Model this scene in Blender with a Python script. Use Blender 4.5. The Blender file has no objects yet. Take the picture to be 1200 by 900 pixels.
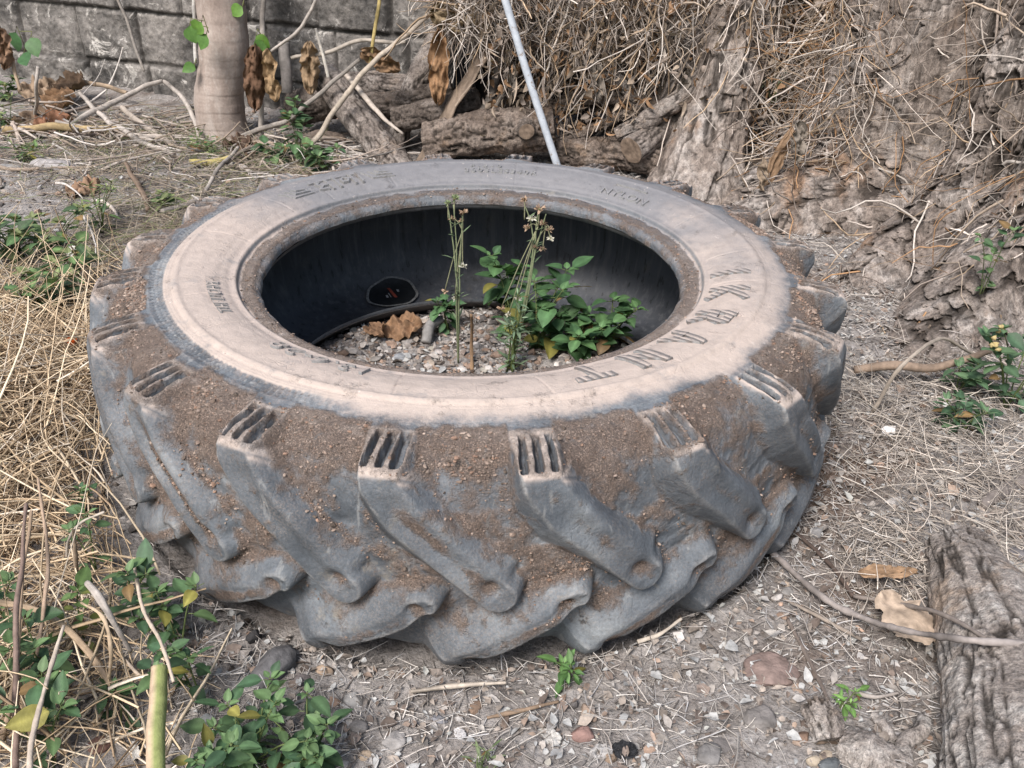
import bpy, math, random
import numpy as np
from mathutils import Vector
RNG = np.random.default_rng(11)
random.seed(5)
SC = bpy.context.scene
COL = SC.collection
# ---------------------------------------------------------------- camera constants (solved from the tyre's rings)
FPX = 1111.8
CAM = np.array([0.1347, -1.5452, 1.0166])
CR = np.array([0.99859984, 0.04970451, 0.01810607])
CU = np.array([-0.04104285, 0.51204077, 0.85798003])
CF = np.array([-0.03337444, 0.85752184, -0.51336385])
def ray(px, py): return CF + CR*(px-600)/FPX - CU*(py-450)/FPX
def gz(px, py, z=0.0):
    d = ray(px, py); return CAM + d*((z-CAM[2])/d[2])
def at(px, py, Y):
    d = ray(px, py); return CAM + d*((Y-CAM[1])/d[1])
# ---------------------------------------------------------------- noise
def _h(i, j, k, s):
    n = (i.astype(np.uint32)*np.uint32(374761393) + j.astype(np.uint32)*np.uint32(668265263)
         + k.astype(np.uint32)*np.uint32(2147483647) + np.uint32((s*974634777+13) & 0xffffffff))
    n = (n ^ (n >> np.uint32(13)))*np.uint32(1274126177)
    n = (n ^ (n >> np.uint32(16)))*np.uint32(2246822519)
    n = n ^ (n >> np.uint32(15))
    return (n & np.uint32(0xffff)).astype(np.float64)/32767.5 - 1.0
def vnoise(P, s=0):
    P = np.asarray(P, float); F = np.floor(P); I = F.astype(np.int64); f = P-F
    u = f*f*f*(f*(f*6-15)+10); o = 0
    for a in (0, 1):
        for b in (0, 1):
            for c in (0, 1):
                w = (u[..., 0] if a else 1-u[..., 0])*(u[..., 1] if b else 1-u[..., 1])*(u[..., 2] if c else 1-u[..., 2])
                o = o + w*_h(I[..., 0]+a, I[..., 1]+b, I[..., 2]+c, s)
    return o
def fbm(P, sc, oct=4, s=0, g=0.5):
    P = np.asarray(P, float); o = 0; a = 1; t = 0
    for q in range(oct):
        o = o + a*vnoise(P*sc*(2.03**q)+q*7.3, s+q); t += a; a *= g
    return o/t
def sst(a, b, x):
    t = np.clip((x-a)/(b-a), 0, 1); return t*t*(3-2*t)
# ---------------------------------------------------------------- objects
def mk(name, V, faces, m=None, parent=None, smooth=True, col=None, attrs=None, normals=None):
    """faces: list of index arrays (n,3)/(n,4) or python list of polygons"""
    me = bpy.data.meshes.new(name)
    V = np.asarray(V, np.float32)
    if isinstance(faces, np.ndarray): faces = [faces]
    fl = [np.asarray(f, np.int32) for f in faces if len(f)]
    nl = sum(f.size for f in fl); nf = sum(len(f) for f in fl)
    me.vertices.add(len(V)); me.vertices.foreach_set('co', V.ravel())
    me.loops.add(nl); me.polygons.add(nf)
    me.loops.foreach_set('vertex_index', np.concatenate([f.ravel() for f in fl]))
    tot = np.concatenate([np.full(len(f), f.shape[1], np.int32) for f in fl])
    st = np.concatenate([[0], np.cumsum(tot)[:-1]]).astype(np.int32)
    me.polygons.foreach_set('loop_start', st)
    me.polygons.foreach_set('use_smooth', np.full(nf, smooth))
    me.update(calc_edges=True); me.validate()
    if col is not None:
        a = me.attributes.new('Col', 'FLOAT_COLOR', 'POINT')
        c = np.ones((len(V), 4), np.float32); c[:, :3] = col; a.data.foreach_set('color', c.ravel())
    for k, v in (attrs or {}).items():
        a = me.attributes.new(k, 'FLOAT', 'POINT'); a.data.foreach_set('value', np.asarray(v, np.float32))
    if normals is not None: me.normals_split_custom_set_from_vertices(np.asarray(normals, np.float32).tolist())
    o = bpy.data.objects.new(name, me); COL.objects.link(o)
    if m: me.materials.append(m)
    if parent: o.parent = parent
    return o
def empty(name, loc=(0, 0, 0)):
    o = bpy.data.objects.new(name, None); o.empty_display_size = .05; COL.objects.link(o); o.location = loc; return o
def tag(o, label=None, cat=None, group=None, kind=None):
    if label: o['label'] = label
    if cat: o['category'] = cat
    if group: o['group'] = group
    if kind: o['kind'] = kind
    return o
class MB:
    def __init__(s): s.v = []; s.f = {}; s.c = []; s.n = 0
    def add(s, V, F, c=(1, 1, 1)):
        V = np.asarray(V, float).reshape(-1, 3)
        for f in (F if isinstance(F, list) else [F]):
            f = np.asarray(f)
            if f.size: s.f.setdefault(f.shape[1], []).append(f+s.n)
        s.v.append(V); s.c.append(np.broadcast_to(np.asarray(c, float), (len(V), 3))); s.n += len(V)
    def build(s, name, m, parent=None, smooth=True):
        return mk(name, np.concatenate(s.v), [np.concatenate(x) for x in s.f.values()], m, parent, smooth, np.concatenate(s.c))
def gridf(nu, nv, wrapu=False):
    """index quads of an nu x nv grid, index = i*nv+j"""
    i = np.arange(nu if wrapu else nu-1); j = np.arange(nv-1)
    I, J = np.meshgrid(i, j, indexing='ij'); I2 = (I+1) % nu
    return np.stack([I*nv+J, I2*nv+J, I2*nv+J+1, I*nv+J+1], -1).reshape(-1, 4)
def unit(v): return v/np.maximum(np.linalg.norm(v, axis=-1, keepdims=True), 1e-9)
def spline(pts, n):
    P = np.asarray(pts, float)
    if len(P) == 2: return P[0]+(P[1]-P[0])*np.linspace(0, 1, n)[:, None]
    Q = np.vstack([2*P[0]-P[1], P, 2*P[-1]-P[-2]]); out = []
    for t in np.linspace(0, len(P)-1, n):
        i = min(int(t), len(P)-2); u = t-i; a, b, c, d = Q[i:i+4]
        out.append(.5*((2*b)+(-a+c)*u+(2*a-5*b+4*c-d)*u*u+(-a+3*b-3*c+d)*u**3))
    return np.array(out)
def tube(path, rad, sides=8, cap=True, rough=0, rs=40, seed=0, flat=1.0):
    """single tapered tube; returns V, [quads, tris]"""
    P = np.asarray(path, float); n = len(P); r = np.broadcast_to(np.asarray(rad, float), (n,))
    T = unit(np.gradient(P, axis=0)); A = np.array([0, 0, 1.]) if abs(T[0, 2]) < .9 else np.array([1., 0, 0])
    N = []; a = A
    for t in T:
        a = a-t*(a@t); a = a/np.linalg.norm(a); N.append(a)
    N = np.array(N); B = np.cross(T, N)
    th = np.linspace(0, 2*np.pi, sides, endpoint=False)
    D = N[:, None]*np.cos(th)[None, :, None]*flat + B[:, None]*np.sin(th)[None, :, None]
    V = P[:, None]+D*r[:, None, None]
    if rough: V = V + D*(fbm(V, rs, 3, seed)*rough)[..., None]
    q = []
    I, J = np.meshgrid(np.arange(n-1), np.arange(sides), indexing='ij'); J2 = (J+1) % sides
    q = np.stack([I*sides+J, I*sides+J2, (I+1)*sides+J2, (I+1)*sides+J], -1).reshape(-1, 4)
    V = V.reshape(-1, 3); F = [q]
    if cap:
        V = np.vstack([V, P[0], P[-1]]); k = np.arange(sides); b = (n-1)*sides
        F.append(np.concatenate([np.stack([(k+1) % sides, k, np.full(sides, n*sides)], -1),
                                 np.stack([b+k, b+(k+1) % sides, np.full(sides, n*sides+1)], -1)]))
    return V, F
def strands(p0, d0, L, K, rad, wob=.35, grav=0., taper=.6, floor=None, sides=3, curl=0.4):
    """batch of thin stalks. returns V,(F) and index of strand per vertex"""
    N = len(p0); p = p0.copy(); d = unit(d0); pts = [p.copy()]
    ax = unit(RNG.normal(size=(N, 3)))*(RNG.normal(size=(N, 1))*curl)
    for k in range(K-1):
        d = unit(d + np.cross(ax, d)/K*2 + RNG.normal(size=(N, 3))*wob/np.sqrt(K) + np.array([0, 0, -grav])/K)
        p = p + d*(L/(K-1))[:, None]
        if floor is not None:
            fz = floor(p[:, 0], p[:, 1]) + rad
            lo = p[:, 2] < fz; p[lo, 2] = fz[lo]+RNG.uniform(0, .004, lo.sum()); d[lo, 2] = np.abs(d[lo, 2])*.3
        pts.append(p.copy())
    P = np.stack(pts, 1)
    T = unit(np.gradient(P, axis=1)); A = unit(RNG.normal(size=(N, 1, 3))); Nn = unit(np.cross(T, A)); B = np.cross(T, Nn)
    r = rad[:, None]*(1-taper*np.linspace(0, 1, K)[None, :])
    th = np.arange(sides)*2*np.pi/sides
    V = P[:, :, None]+(Nn[:, :, None]*np.cos(th)[:, None]+B[:, :, None]*np.sin(th)[:, None])*r[:, :, None, None]
    I, J = np.meshgrid(np.arange(K-1), np.arange(sides), indexing='ij'); J2 = (J+1) % sides
    q = np.stack([I*sides+J, I*sides+J2, (I+1)*sides+J2, (I+1)*sides+J], -1).reshape(-1, 4)
    F = (q[None]+(np.arange(N)*K*sides)[:, None, None]).reshape(-1, 4)
    return V.reshape(-1, 3), F, np.repeat(np.arange(N), K*sides)
def leaves(base, d, up, L, W, curl=.25, fold=.25, kind='ovate', nr=6, wavy=.0):
    """batch of leaf blades. base,d,up (N,3); returns V,F,idx"""
    N = len(base); d = unit(d); s = unit(np.cross(d, up)); n = np.cross(s, d)
    t = np.linspace(0, 1, nr)
    prof = {'ovate': np.sin(np.pi*np.clip(t, 0, 1)**.72)**.85, 'lance': np.sin(np.pi*t**.8)*1.0, 'round': np.sin(np.pi*t**.6)**.6}[kind]
    prof = np.maximum(prof, .02)
    cs = np.array([-1, -.55, 0, .55, 1])
    V = np.zeros((N, nr, 5, 3)); cu = curl*(1+.6*RNG.normal(size=N)); fo = fold*(1+.4*RNG.normal(size=N))
    for i in range(nr):
        ang = cu*t[i]
        c0 = base + d*(L*t[i]*np.cos(ang*.5))[:, None] - n*(L*t[i]*np.sin(ang*.5)*1.2)[:, None]
        for j in range(5):
            w = W*.5*prof[i]*cs[j]
            z = np.abs(w)*fo + (wavy*L*np.sin(9*t[i]+cs[j]*2+np.arange(N)) if wavy else 0)*abs(cs[j])
            V[:, i, j] = c0 + s*w[:, None] + n*z[:, None]
    F = (gridf(nr, 5)[None]+(np.arange(N)*nr*5)[:, None, None]).reshape(-1, 4)
    return V.reshape(-1, 3), F, np.repeat(np.arange(N), nr*5)
# ---------------------------------------------------------------- node helper
class G:
    def __init__(s, name):
        s.m = bpy.data.materials.new(name); s.m.use_nodes = True; s.nt = s.m.node_tree; s.nt.nodes.clear()
        s.out = s.n('ShaderNodeOutputMaterial'); s.b = s.n('ShaderNodeBsdfPrincipled'); s.l(s.b.outputs[0], s.out.inputs[0])
        s.b.inputs['Roughness'].default_value = .85; s.b.inputs['Specular IOR Level'].default_value = .25
        s.tc = s.n('ShaderNodeTexCoord')
    def n(s, t): return s.nt.nodes.new(t)
    def l(s, a, b): s.nt.links.new(a, b)
    def put(s, v, sock):
        if hasattr(v, 'is_linked'): s.l(v, sock)
        elif isinstance(v, (tuple, list)): sock.default_value = (*v, 1)[:4] if len(sock.default_value) == 4 else v
        elif hasattr(sock.default_value, '__len__'): sock.default_value = (v, v, v, 1)
        else: sock.default_value = v
    def vec(s, scale=(1, 1, 1)):
        m = s.n('ShaderNodeMapping'); s.l(s.tc.outputs['Object'], m.inputs[0]); m.inputs['Scale'].default_value = scale; return m.outputs[0]
    def noise(s, scale, det=4, rough=.55, vec=None, dist=0):
        t = s.n('ShaderNodeTexNoise'); t.inputs['Scale'].default_value = scale; t.inputs['Detail'].default_value = det
        t.inputs['Roughness'].default_value = rough; t.inputs['Distortion'].default_value = dist
        s.l(vec if vec else s.tc.outputs['Object'], t.inputs['Vector']); return t.outputs['Fac']
    def vor(s, scale, feat='F1', vec=None, out=0):
        t = s.n('ShaderNodeTexVoronoi'); t.feature = feat; t.inputs['Scale'].default_value = scale
        s.l(vec if vec else s.tc.outputs['Object'], t.inputs['Vector']); return t.outputs[out]
    def ramp(s, f, *st):
        r = s.n('ShaderNodeValToRGB'); s.put(f, r.inputs[0]); e = r.color_ramp.elements
        while len(e) < len(st): e.new(.5)
        for k, (p, c) in enumerate(st):
            e[k].position = p; e[k].color = (*c, 1) if isinstance(c, tuple) else (c, c, c, 1)
        return r.outputs[0]
    def step(s, f, a, b):
        r = s.n('ShaderNodeMapRange'); r.interpolation_type = 'SMOOTHSTEP'; s.put(f, r.inputs[0]); r.inputs[1].default_value = a; r.inputs[2].default_value = b
        return r.outputs[0]
    def mix(s, f, a, b, mode='MIX'):
        m = s.n('ShaderNodeMix'); m.data_type = 'RGBA'; m.blend_type = mode; s.put(f, m.inputs[0]); s.put(a, m.inputs[6]); s.put(b, m.inputs[7]); return m.outputs[2]
    def math(s, op, a, b=0.):
        m = s.n('ShaderNodeMath'); m.operation = op; s.put(a, m.inputs[0]); s.put(b, m.inputs[1]); m.use_clamp = op in ('ADD', 'SUBTRACT') and False; return m.outputs[0]
    def attr(s, name, col=False):
        a = s.n('ShaderNodeAttribute'); a.attribute_name = name; return a.outputs[0 if col else 2]
    def nz(s):
        g = s.n('ShaderNodeNewGeometry'); x = s.n('ShaderNodeSeparateXYZ'); s.l(g.outputs['Normal'], x.inputs[0]); return x.outputs[2]
    def bump(s, h, st=.5, d=.01):
        b = s.n('ShaderNodeBump'); b.inputs['Strength'].default_value = st; b.inputs['Distance'].default_value = d; s.put(h, b.inputs['Height'])
        if s.b.inputs['Normal'].links: s.l(s.b.inputs['Normal'].links[0].from_socket, b.inputs['Normal'])
        s.l(b.outputs[0], s.b.inputs['Normal']); return s
    def col(s, c): s.put(c, s.b.inputs['Base Color']); return s
    def rough(s, r): s.put(r, s.b.inputs['Roughness']); return s
# ---------------------------------------------------------------- materials
def m_vcol(name, var=.35, sc=120, rough=.9, trans=0., bsc=400, bd=.001, spec=.2):
    g = G(name); c = g.attr('Col', True); n = g.noise(sc, 3)
    k = g.ramp(n, (.25, 1-var), (.75, 1+var*.6)); g.col(g.mix(1, c, k, 'MULTIPLY')).rough(rough)
    g.b.inputs['Specular IOR Level'].default_value = spec
    if bd: g.bump(g.noise(bsc, 2), .6, bd)
    if trans:
        t = g.n('ShaderNodeBsdfTranslucent'); g.put(g.mix(1, c, (.9, 1, .5), 'MULTIPLY'), t.inputs[0])
        x = g.n('ShaderNodeMixShader'); x.inputs[0].default_value = trans
        g.l(g.b.outputs[0], x.inputs[1]); g.l(t.outputs[0], x.inputs[2]); g.l(x.outputs[0], g.out.inputs[0])
    return g.m
M_STRAW = m_vcol('dry_stalks', .3, 90)
M_CHIP = m_vcol('litter_flakes', .35, 150)
M_STONE = m_vcol('loose_stone', .45, 60, bsc=180, bd=.003)
M_LEAF = m_vcol('green_leaf', .3, 70, .55, .22, 220, .0008, .35)
M_DRYLEAF = m_vcol('dead_leaf', .4, 60, .85, .12, 160, .002)
M_STEM = m_vcol('plant_stem', .25, 80, .7)
M_PAPER = m_vcol('paper_scrap', .12, 60, .8)
def mat_ground():
    g = G('dry_soil'); P = g.vec()
    big = g.noise(2.2, 5, .6); mid = g.noise(22, 6, .65); fine = g.noise(160, 5, .7)
    c = g.ramp(mid, (.25, (.135, .120, .114)), (.48, (.27, .248, .238)), (.7, (.39, .368, .36)))
    c = g.mix(g.step(g.noise(7, 4), .52, .68), c, (.30, .28, .27))           # ashy patches
    c = g.mix(g.step(big, .5, .68), c, (.155, .112, .088))
    c = g.mix(1, c, g.ramp(fine, (.25, .45), (.5, .95), (.75, 1.35)), 'MULTIPLY')
    v = g.vor(240); c = g.mix(g.step(v, .30, .12), c, (.30, .27, .25))
    g.col(c).rough(.95); g.bump(fine, .8, .006); g.bump(g.noise(45, 5, .65), .7, .015); return g.m
M_GROUND = mat_ground()
def mat_rubber(name, hatch=False, inner=False):
    g = G(name)
    n1 = g.noise(9, 5, .6); n2 = g.noise(55, 5, .65); n3 = g.noise(650, 3, .75); n4 = g.noise(26, 6, .7)
    if inner:
        st = g.noise(70, 4, .65, g.vec((1, 1, .04)))
        c = g.ramp(g.noise(6, 4), (.3, (.030, .034, .043)), (.7, (.070, .077, .093)))
        c = g.mix(g.math('MULTIPLY', g.step(st, .50, .66), .8), c, (.095, .10, .113)); c = g.mix(g.step(st, .42, .34), c, (.022, .025, .03)); c = g.mix(g.math('MULTIPLY', g.step(g.noise(13, 6, .7), .56, .72), .5), c, (.12, .115, .11))
        c = g.mix(g.attr('dust'), c, (.15, .125, .11)); g.col(c).rough(g.ramp(n2, (.3, .42), (.7, .62)))
        g.b.inputs['Specular IOR Level'].default_value = .45
        g.bump(st, .3, .002); g.bump(n3, .15, .001); return g.m
    lug, mud, side, pink_lit = (g.attr(a) for a in ('lug', 'mud', 'side', 'pink_lit'))
    c = g.ramp(n1, (.3, (.060, .069, .082)), (.55, (.122, .138, .159)), (.75, (.232, .250, .268)))
    c = g.mix(g.step(n4, .58, .72), c, (.155, .150, .145))                       # scuffs
    c = g.mix(g.step(g.noise(14, 5, .7), .60, .72), c, (.19, .18, .165))
    c = g.mix(g.step(g.noise(33, 4, .6), .66, .74), c, (.045, .048, .053))
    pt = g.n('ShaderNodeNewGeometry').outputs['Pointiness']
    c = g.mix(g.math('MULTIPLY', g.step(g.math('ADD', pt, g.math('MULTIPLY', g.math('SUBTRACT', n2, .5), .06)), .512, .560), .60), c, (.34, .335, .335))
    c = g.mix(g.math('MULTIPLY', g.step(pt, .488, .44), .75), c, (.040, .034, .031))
    film = g.math('MULTIPLY', g.step(g.noise(300, 4, .8), .42, .66), g.step(g.noise(6, 5, .65), .36, .62)); c = g.mix(g.math('MULTIPLY', film, .42), c, (.26, .215, .19))
    # mud and dust settled in the gullies
    mudc = g.ramp(n2, (.25, (.17, .128, .108)), (.5, (.29, .220, .184)), (.72, (.40, .315, .270)))
    mudc = g.mix(g.math('MULTIPLY', g.step(n3, .5, .75), .5), mudc, (.34, .26, .215)); mudc = g.mix(g.step(g.noise(95, 4, .7), .60, .70), mudc, (.25, .155, .11)); mudc = g.mix(g.step(g.noise(48, 5, .7), .62, .70), mudc, (.065, .055, .050))
    mm = g.step(g.math('ADD', mud, g.math('MULTIPLY', g.math('SUBTRACT', n4, .5), 2.2)), .15, .75)
    mm = g.math('MULTIPLY', mm, g.ramp(n3, (.30, .55), (.55, 1.)))
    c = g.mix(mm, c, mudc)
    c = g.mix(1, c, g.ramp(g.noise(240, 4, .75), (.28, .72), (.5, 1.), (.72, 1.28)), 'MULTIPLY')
    sc_ = g.noise(60, 3, .6, g.vec((1, 1, .12)), .6); c = g.mix(g.math('MULTIPLY', g.step(sc_, .62, .70), .5), c, (.26, .265, .27))
    sp = g.math('MULTIPLY', g.step(n3, .60, .68), g.step(g.noise(18, 3), .35, .6))
    c = g.mix(g.math('MULTIPLY', sp, .6), c, (.33, .27, .235))                     # speckle of grit
    # dust film on upward sidewall faces; front-to-back light is painted into its colour
    dc = g.mix(g.step(g.math('ADD', pink_lit, g.math('MULTIPLY', g.math('SUBTRACT', n1, .5), .9)), .15, .85), (.20, .196, .207), (.45, .375, .335))
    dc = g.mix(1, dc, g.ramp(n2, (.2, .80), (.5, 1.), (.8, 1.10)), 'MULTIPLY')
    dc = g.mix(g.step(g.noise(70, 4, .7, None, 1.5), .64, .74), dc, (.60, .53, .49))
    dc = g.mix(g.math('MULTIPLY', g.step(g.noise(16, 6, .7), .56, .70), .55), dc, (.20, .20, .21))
    up = g.step(g.nz(), .25, .8)
    side = g.step(g.math('ADD', side, g.math('MULTIPLY', g.math('SUBTRACT', g.noise(95, 6, .75), .5), g.math('MULTIPLY', 1.4, g.math('MULTIPLY', g.math('SUBTRACT', 1., side), g.step(side, 0., .12))))), .12, .80)
    sd = g.math('MULTIPLY', g.math('MULTIPLY', side, up), g.ramp(n3, (.25, .78), (.5, 1.)))
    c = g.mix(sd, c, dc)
    if hatch:
        w = g.n('ShaderNodeTexWave'); w.inputs['Scale'].default_value = 38; w.inputs['Distortion'].default_value = 1.2; w.bands_direction = 'DIAGONAL'
        g.l(g.tc.outputs['Object'], w.inputs[0]); c = g.mix(g.step(w.outputs[1], .5, .2), c, (.17, .155, .15)); g.bump(w.outputs[1], .7, .002)
    g.col(c).rough(g.mix(mm, g.ramp(n2, (.3, .55), (.7, .78)), .95)); g.b.inputs['Specular IOR Level'].default_value = .3
    g.bump(g.math('MULTIPLY', n3, g.math('ADD', .25, mm)), .7, .0016)
    g.bump(g.math('MULTIPLY', n2, g.math('ADD', .30, mm)), .7, .008)
    cz = g.vor(55, 'DISTANCE_TO_EDGE', g.vec((1, 1, .45))); g.bump(g.math('MULTIPLY', g.step(cz, .0, .05), g.step(g.noise(11, 4), .50, .62)), .35, .0015)
    g.bump(g.noise(230, 4, .7), .5, .0018)
    return g.m
M_RUB = mat_rubber('weathered_rubber'); M_HATCH = mat_rubber('hatched_rubber', True); M_LINER = mat_rubber('inner_rubber', inner=True)
def mat_bark(name, pal, sc=1., vs=.35, crack=1.):
    g = G(name); P = g.vec((1, 1, vs))
    n = g.noise(9*sc, 7, .68, P); f = g.noise(60*sc, 6, .7, P); ff = g.noise(260*sc, 4, .7)
    c = g.ramp(n, (.28, pal[0]), (.5, pal[1]), (.68, pal[2]))
    c = g.mix(g.math('MULTIPLY', g.step(g.noise(5*sc, 5, .65, P), .54, .66), .75), c, pal[3])
    c = g.mix(1, c, g.ramp(f, (.27, .36), (.5, 1.), (.72, 1.5)), 'MULTIPLY')
    c = g.mix(1, c, g.ramp(ff, (.25, .62), (.6, 1.15)), 'MULTIPLY')
    fb = g.noise(75*sc, 4, .7, g.vec((1, 1, vs*.3))); c = g.mix(1, c, g.ramp(fb, (.3, .55), (.5, 1.05), (.7, 1.25)), 'MULTIPLY'); g.bump(fb, .7, .010)
    dk = g.attr('crack'); c = g.mix(g.math('MULTIPLY', dk, .85), c, (.022, .017, .014))
    g.col(c).rough(.95); g.bump(ff, .6, .003); g.bump(f, .9, .012); g.bump(n, .5, .03); return g.m
M_TRUNK = mat_bark('rugged_bark', ((.145, .114, .098), (.29, .247, .222), (.46, .42, .40), (.34, .215, .14)))
M_ROOT = mat_bark('root_bark', ((.12, .095, .08), (.22, .185, .165), (.34, .31, .30), (.22, .135, .09)))
M_LOG = mat_bark('log_bark', ((.075, .060, .052), (.155, .128, .112), (.25, .215, .195), (.19, .135, .10)), 1.6, 1)
M_LOGPALE = mat_bark('pale_log_bark', ((.18, .15, .133), (.29, .25, .228), (.40, .36, .335), (.33, .26, .21)), 1.6, 1)
M_LOGBROWN = mat_bark('brown_log_bark', ((.125, .096, .08), (.235, .188, .16), (.34, .285, .25), (.27, .19, .135)), 1.6, 1)
M_DEADWOOD = mat_bark('dead_wood', ((.20, .168, .15), (.39, .345, .32), (.60, .57, .55), (.42, .32, .25)), 1.6, .45)
def mat_smooth_trunk():
    g = G('smooth_pale_bark'); P = g.vec((1, 1, .25)); n = g.noise(14, 6, .65, P); f = g.noise(120, 4, .6)
    c = g.ramp(n, (.28, (.20, .155, .135)), (.5, (.33, .27, .24)), (.7, (.44, .385, .355)))
    c = g.mix(g.math('MULTIPLY', g.step(g.noise(20, 4), .6, .7), .5), c, (.45, .40, .37))
    c = g.mix(1, c, g.ramp(f, (.2, .8), (.7, 1.1)), 'MULTIPLY'); c = g.mix(g.math('MULTIPLY', g.attr('crack'), .55), c, (.14, .105, .09))
    g.col(c).rough(.8); g.bump(f, .4, .003); g.bump(n, .3, .006); return g.m
M_PALE = mat_smooth_trunk()
def mat_wall():
    g = G('stained_block'); n = g.noise(5, 6, .65); f = g.noise(40, 5, .7); ff = g.noise(200, 3, .7)
    c = g.ramp(n, (.32, (.038, .037, .037)), (.45, (.115, .108, .103)), (.62, (.255, .237, .224)), (.8, (.37, .345, .325)))
    c = g.mix(g.step(g.noise(9, 7, .75, None, 1.), .56, .63), c, (.50, .475, .45))
    c = g.mix(g.math('MULTIPLY', g.step(g.noise(7, 5, .7), .55, .72), .6), c, (.035, .034, .034))
    c = g.mix(1, c, g.ramp(f, (.25, .55), (.55, 1.05), (.8, 1.3)), 'MULTIPLY'); c = g.mix(1, c, g.ramp(ff, (.3, .75), (.6, 1.1)), 'MULTIPLY')
    c = g.mix(g.attr('crack'), c, (.03, .027, .025)); g.col(c).rough(.95); g.bump(ff, .5, .004); g.bump(f, .8, .012); return g.m
M_WALL = mat_wall()
def mat_plain(name, c, var=.2, sc=60, rough=.6, metal=0.):
    g = G(name); k = g.ramp(g.noise(sc, 4), (.25, 1-var), (.75, 1+var)); g.col(g.mix(1, c, k, 'MULTIPLY')).rough(rough)
    g.b.inputs['Metallic'].default_value = metal; g.bump(g.noise(200, 2), .3, .001); return g.m
M_POLE = mat_plain('weathered_pole', (.42, .46, .52), .22, 30, .45)
def mat_pole():
    g = G('stained_pole'); n = g.noise(30, 5, .65); c = g.ramp(n, (.3, (.33, .36, .41)), (.6, (.47, .51, .57)))
    c = g.mix(g.step(g.noise(45, 6, .75), .56, .66), c, (.22, .17, .14)); g.col(c).rough(.5); g.bump(g.noise(160, 3), .4, .001); return g.m
M_POLE = mat_pole()
M_CUT = mat_plain('sawn_end', (.20, .15, .115), .45, 70, .95)
M_BANK = mat_plain('shade_dark_earth', (.030, .022, .018), .6, 25, .98)  # shade of the recess is put into this near-black colour
M_PATCHRED = mat_plain('patch_red', (.22, .05, .035), .4, 90, .6)
M_PATCHWHITE = mat_plain('patch_white', (.28, .29, .31), .3, 90, .6)
M_PATCH = mat_plain('patch_rubber', (.012, .014, .017), .4, 60, .45)
M_PATCHRIM = mat_plain('patch_glue', (.17, .175, .18), .5, 150, .7)
# ---------------------------------------------------------------- the tyre
CP = [(.3650,.312,0,0),(.3655,.321,0,0),(.3720,.3285,0,0),(.3820,.3305,0,0),(.3950,.3300,0,0),(.4010,.3340,0,0),(.4035,.3415,0,0),(.4065,.3450,0,0),
 (.4095,.3425,0,0),(.4125,.3450,0,0),(.4150,.3435,0,0),(.4200,.3470,0,0),(.4400,.3540,0,0),(.4650,.3590,0,0),(.4920,.3605,0,0),(.4965,.3620,0,0),(.5005,.3622,0,0),(.5040,.3600,0,0),(.5150,.3570,0,0),(.5300,.3545,0,0),
 (.5450,.3505,.547,.3520),(.5610,.3450,.575,.3510),(.5790,.3360,.605,.3480),(.5940,.3215,.628,.3435),(.6040,.3020,.6405,.3360),(.6105,.2780,.6465,.3200),(.6160,.2480,.6500,.2880),(.6195,.2150,.6520,.2400),(.6215,.1700,.6525,.1700)]
CP = np.array(CP); CP[CP[:, 2] == 0, 2:] = CP[CP[:, 2] == 0, :2]
low = CP[-2::-1].copy(); low[:, 1] = .34-low[:, 1]; low[:, 3] = .34-low[:, 3]
rnd = low[:, 2] > .55   # the lower lug corners are worn round
low[rnd, 2] -= .009*np.exp(-((low[rnd, 3]-.008)/.022)**2); low[rnd, 3] += .004*np.exp(-((low[rnd, 2]-.625)/.025)**2)
# the unseen lower bead is pushed up a little by the ground it rests on
low[:, 1] = np.where(low[:, 0] < .5, low[:, 1] + .064*sst(.5, .37, low[:, 0]), low[:, 1]); low[:, 3] = np.where(low[:, 2] < .5, low[:, 1], low[:, 3])
PC = np.vstack([CP, low])
dl = np.linalg.norm(np.diff(PC[:, 2:], axis=0), axis=1); sl = np.concatenate([[0], np.cumsum(dl)])
NS = 300; NT = 1800
wgt = np.interp(sl, sl, sl)
S = np.linspace(0, sl[-1], 4000)
dens = np.where(S < sl[-1]*.56, 1.6, .8); cd = np.cumsum(dens); cd = (cd-cd[0])/(cd[-1]-cd[0])
S = np.interp(np.linspace(0, 1, NS), cd, S)
PR = np.stack([np.interp(S, sl, PC[:, k]) for k in range(4)], 1)
# light smoothing of the polyline corners
for _ in range(2): PR[1:-1] = .5*PR[1:-1]+.25*(PR[:-2]+PR[2:])
TH = np.arange(NT)*2*np.pi/NT
def zprof(r):
    k = np.argsort(CP[:20, 0]); return np.interp(r, CP[:20, 0][k], CP[:20, 1][k])
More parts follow.
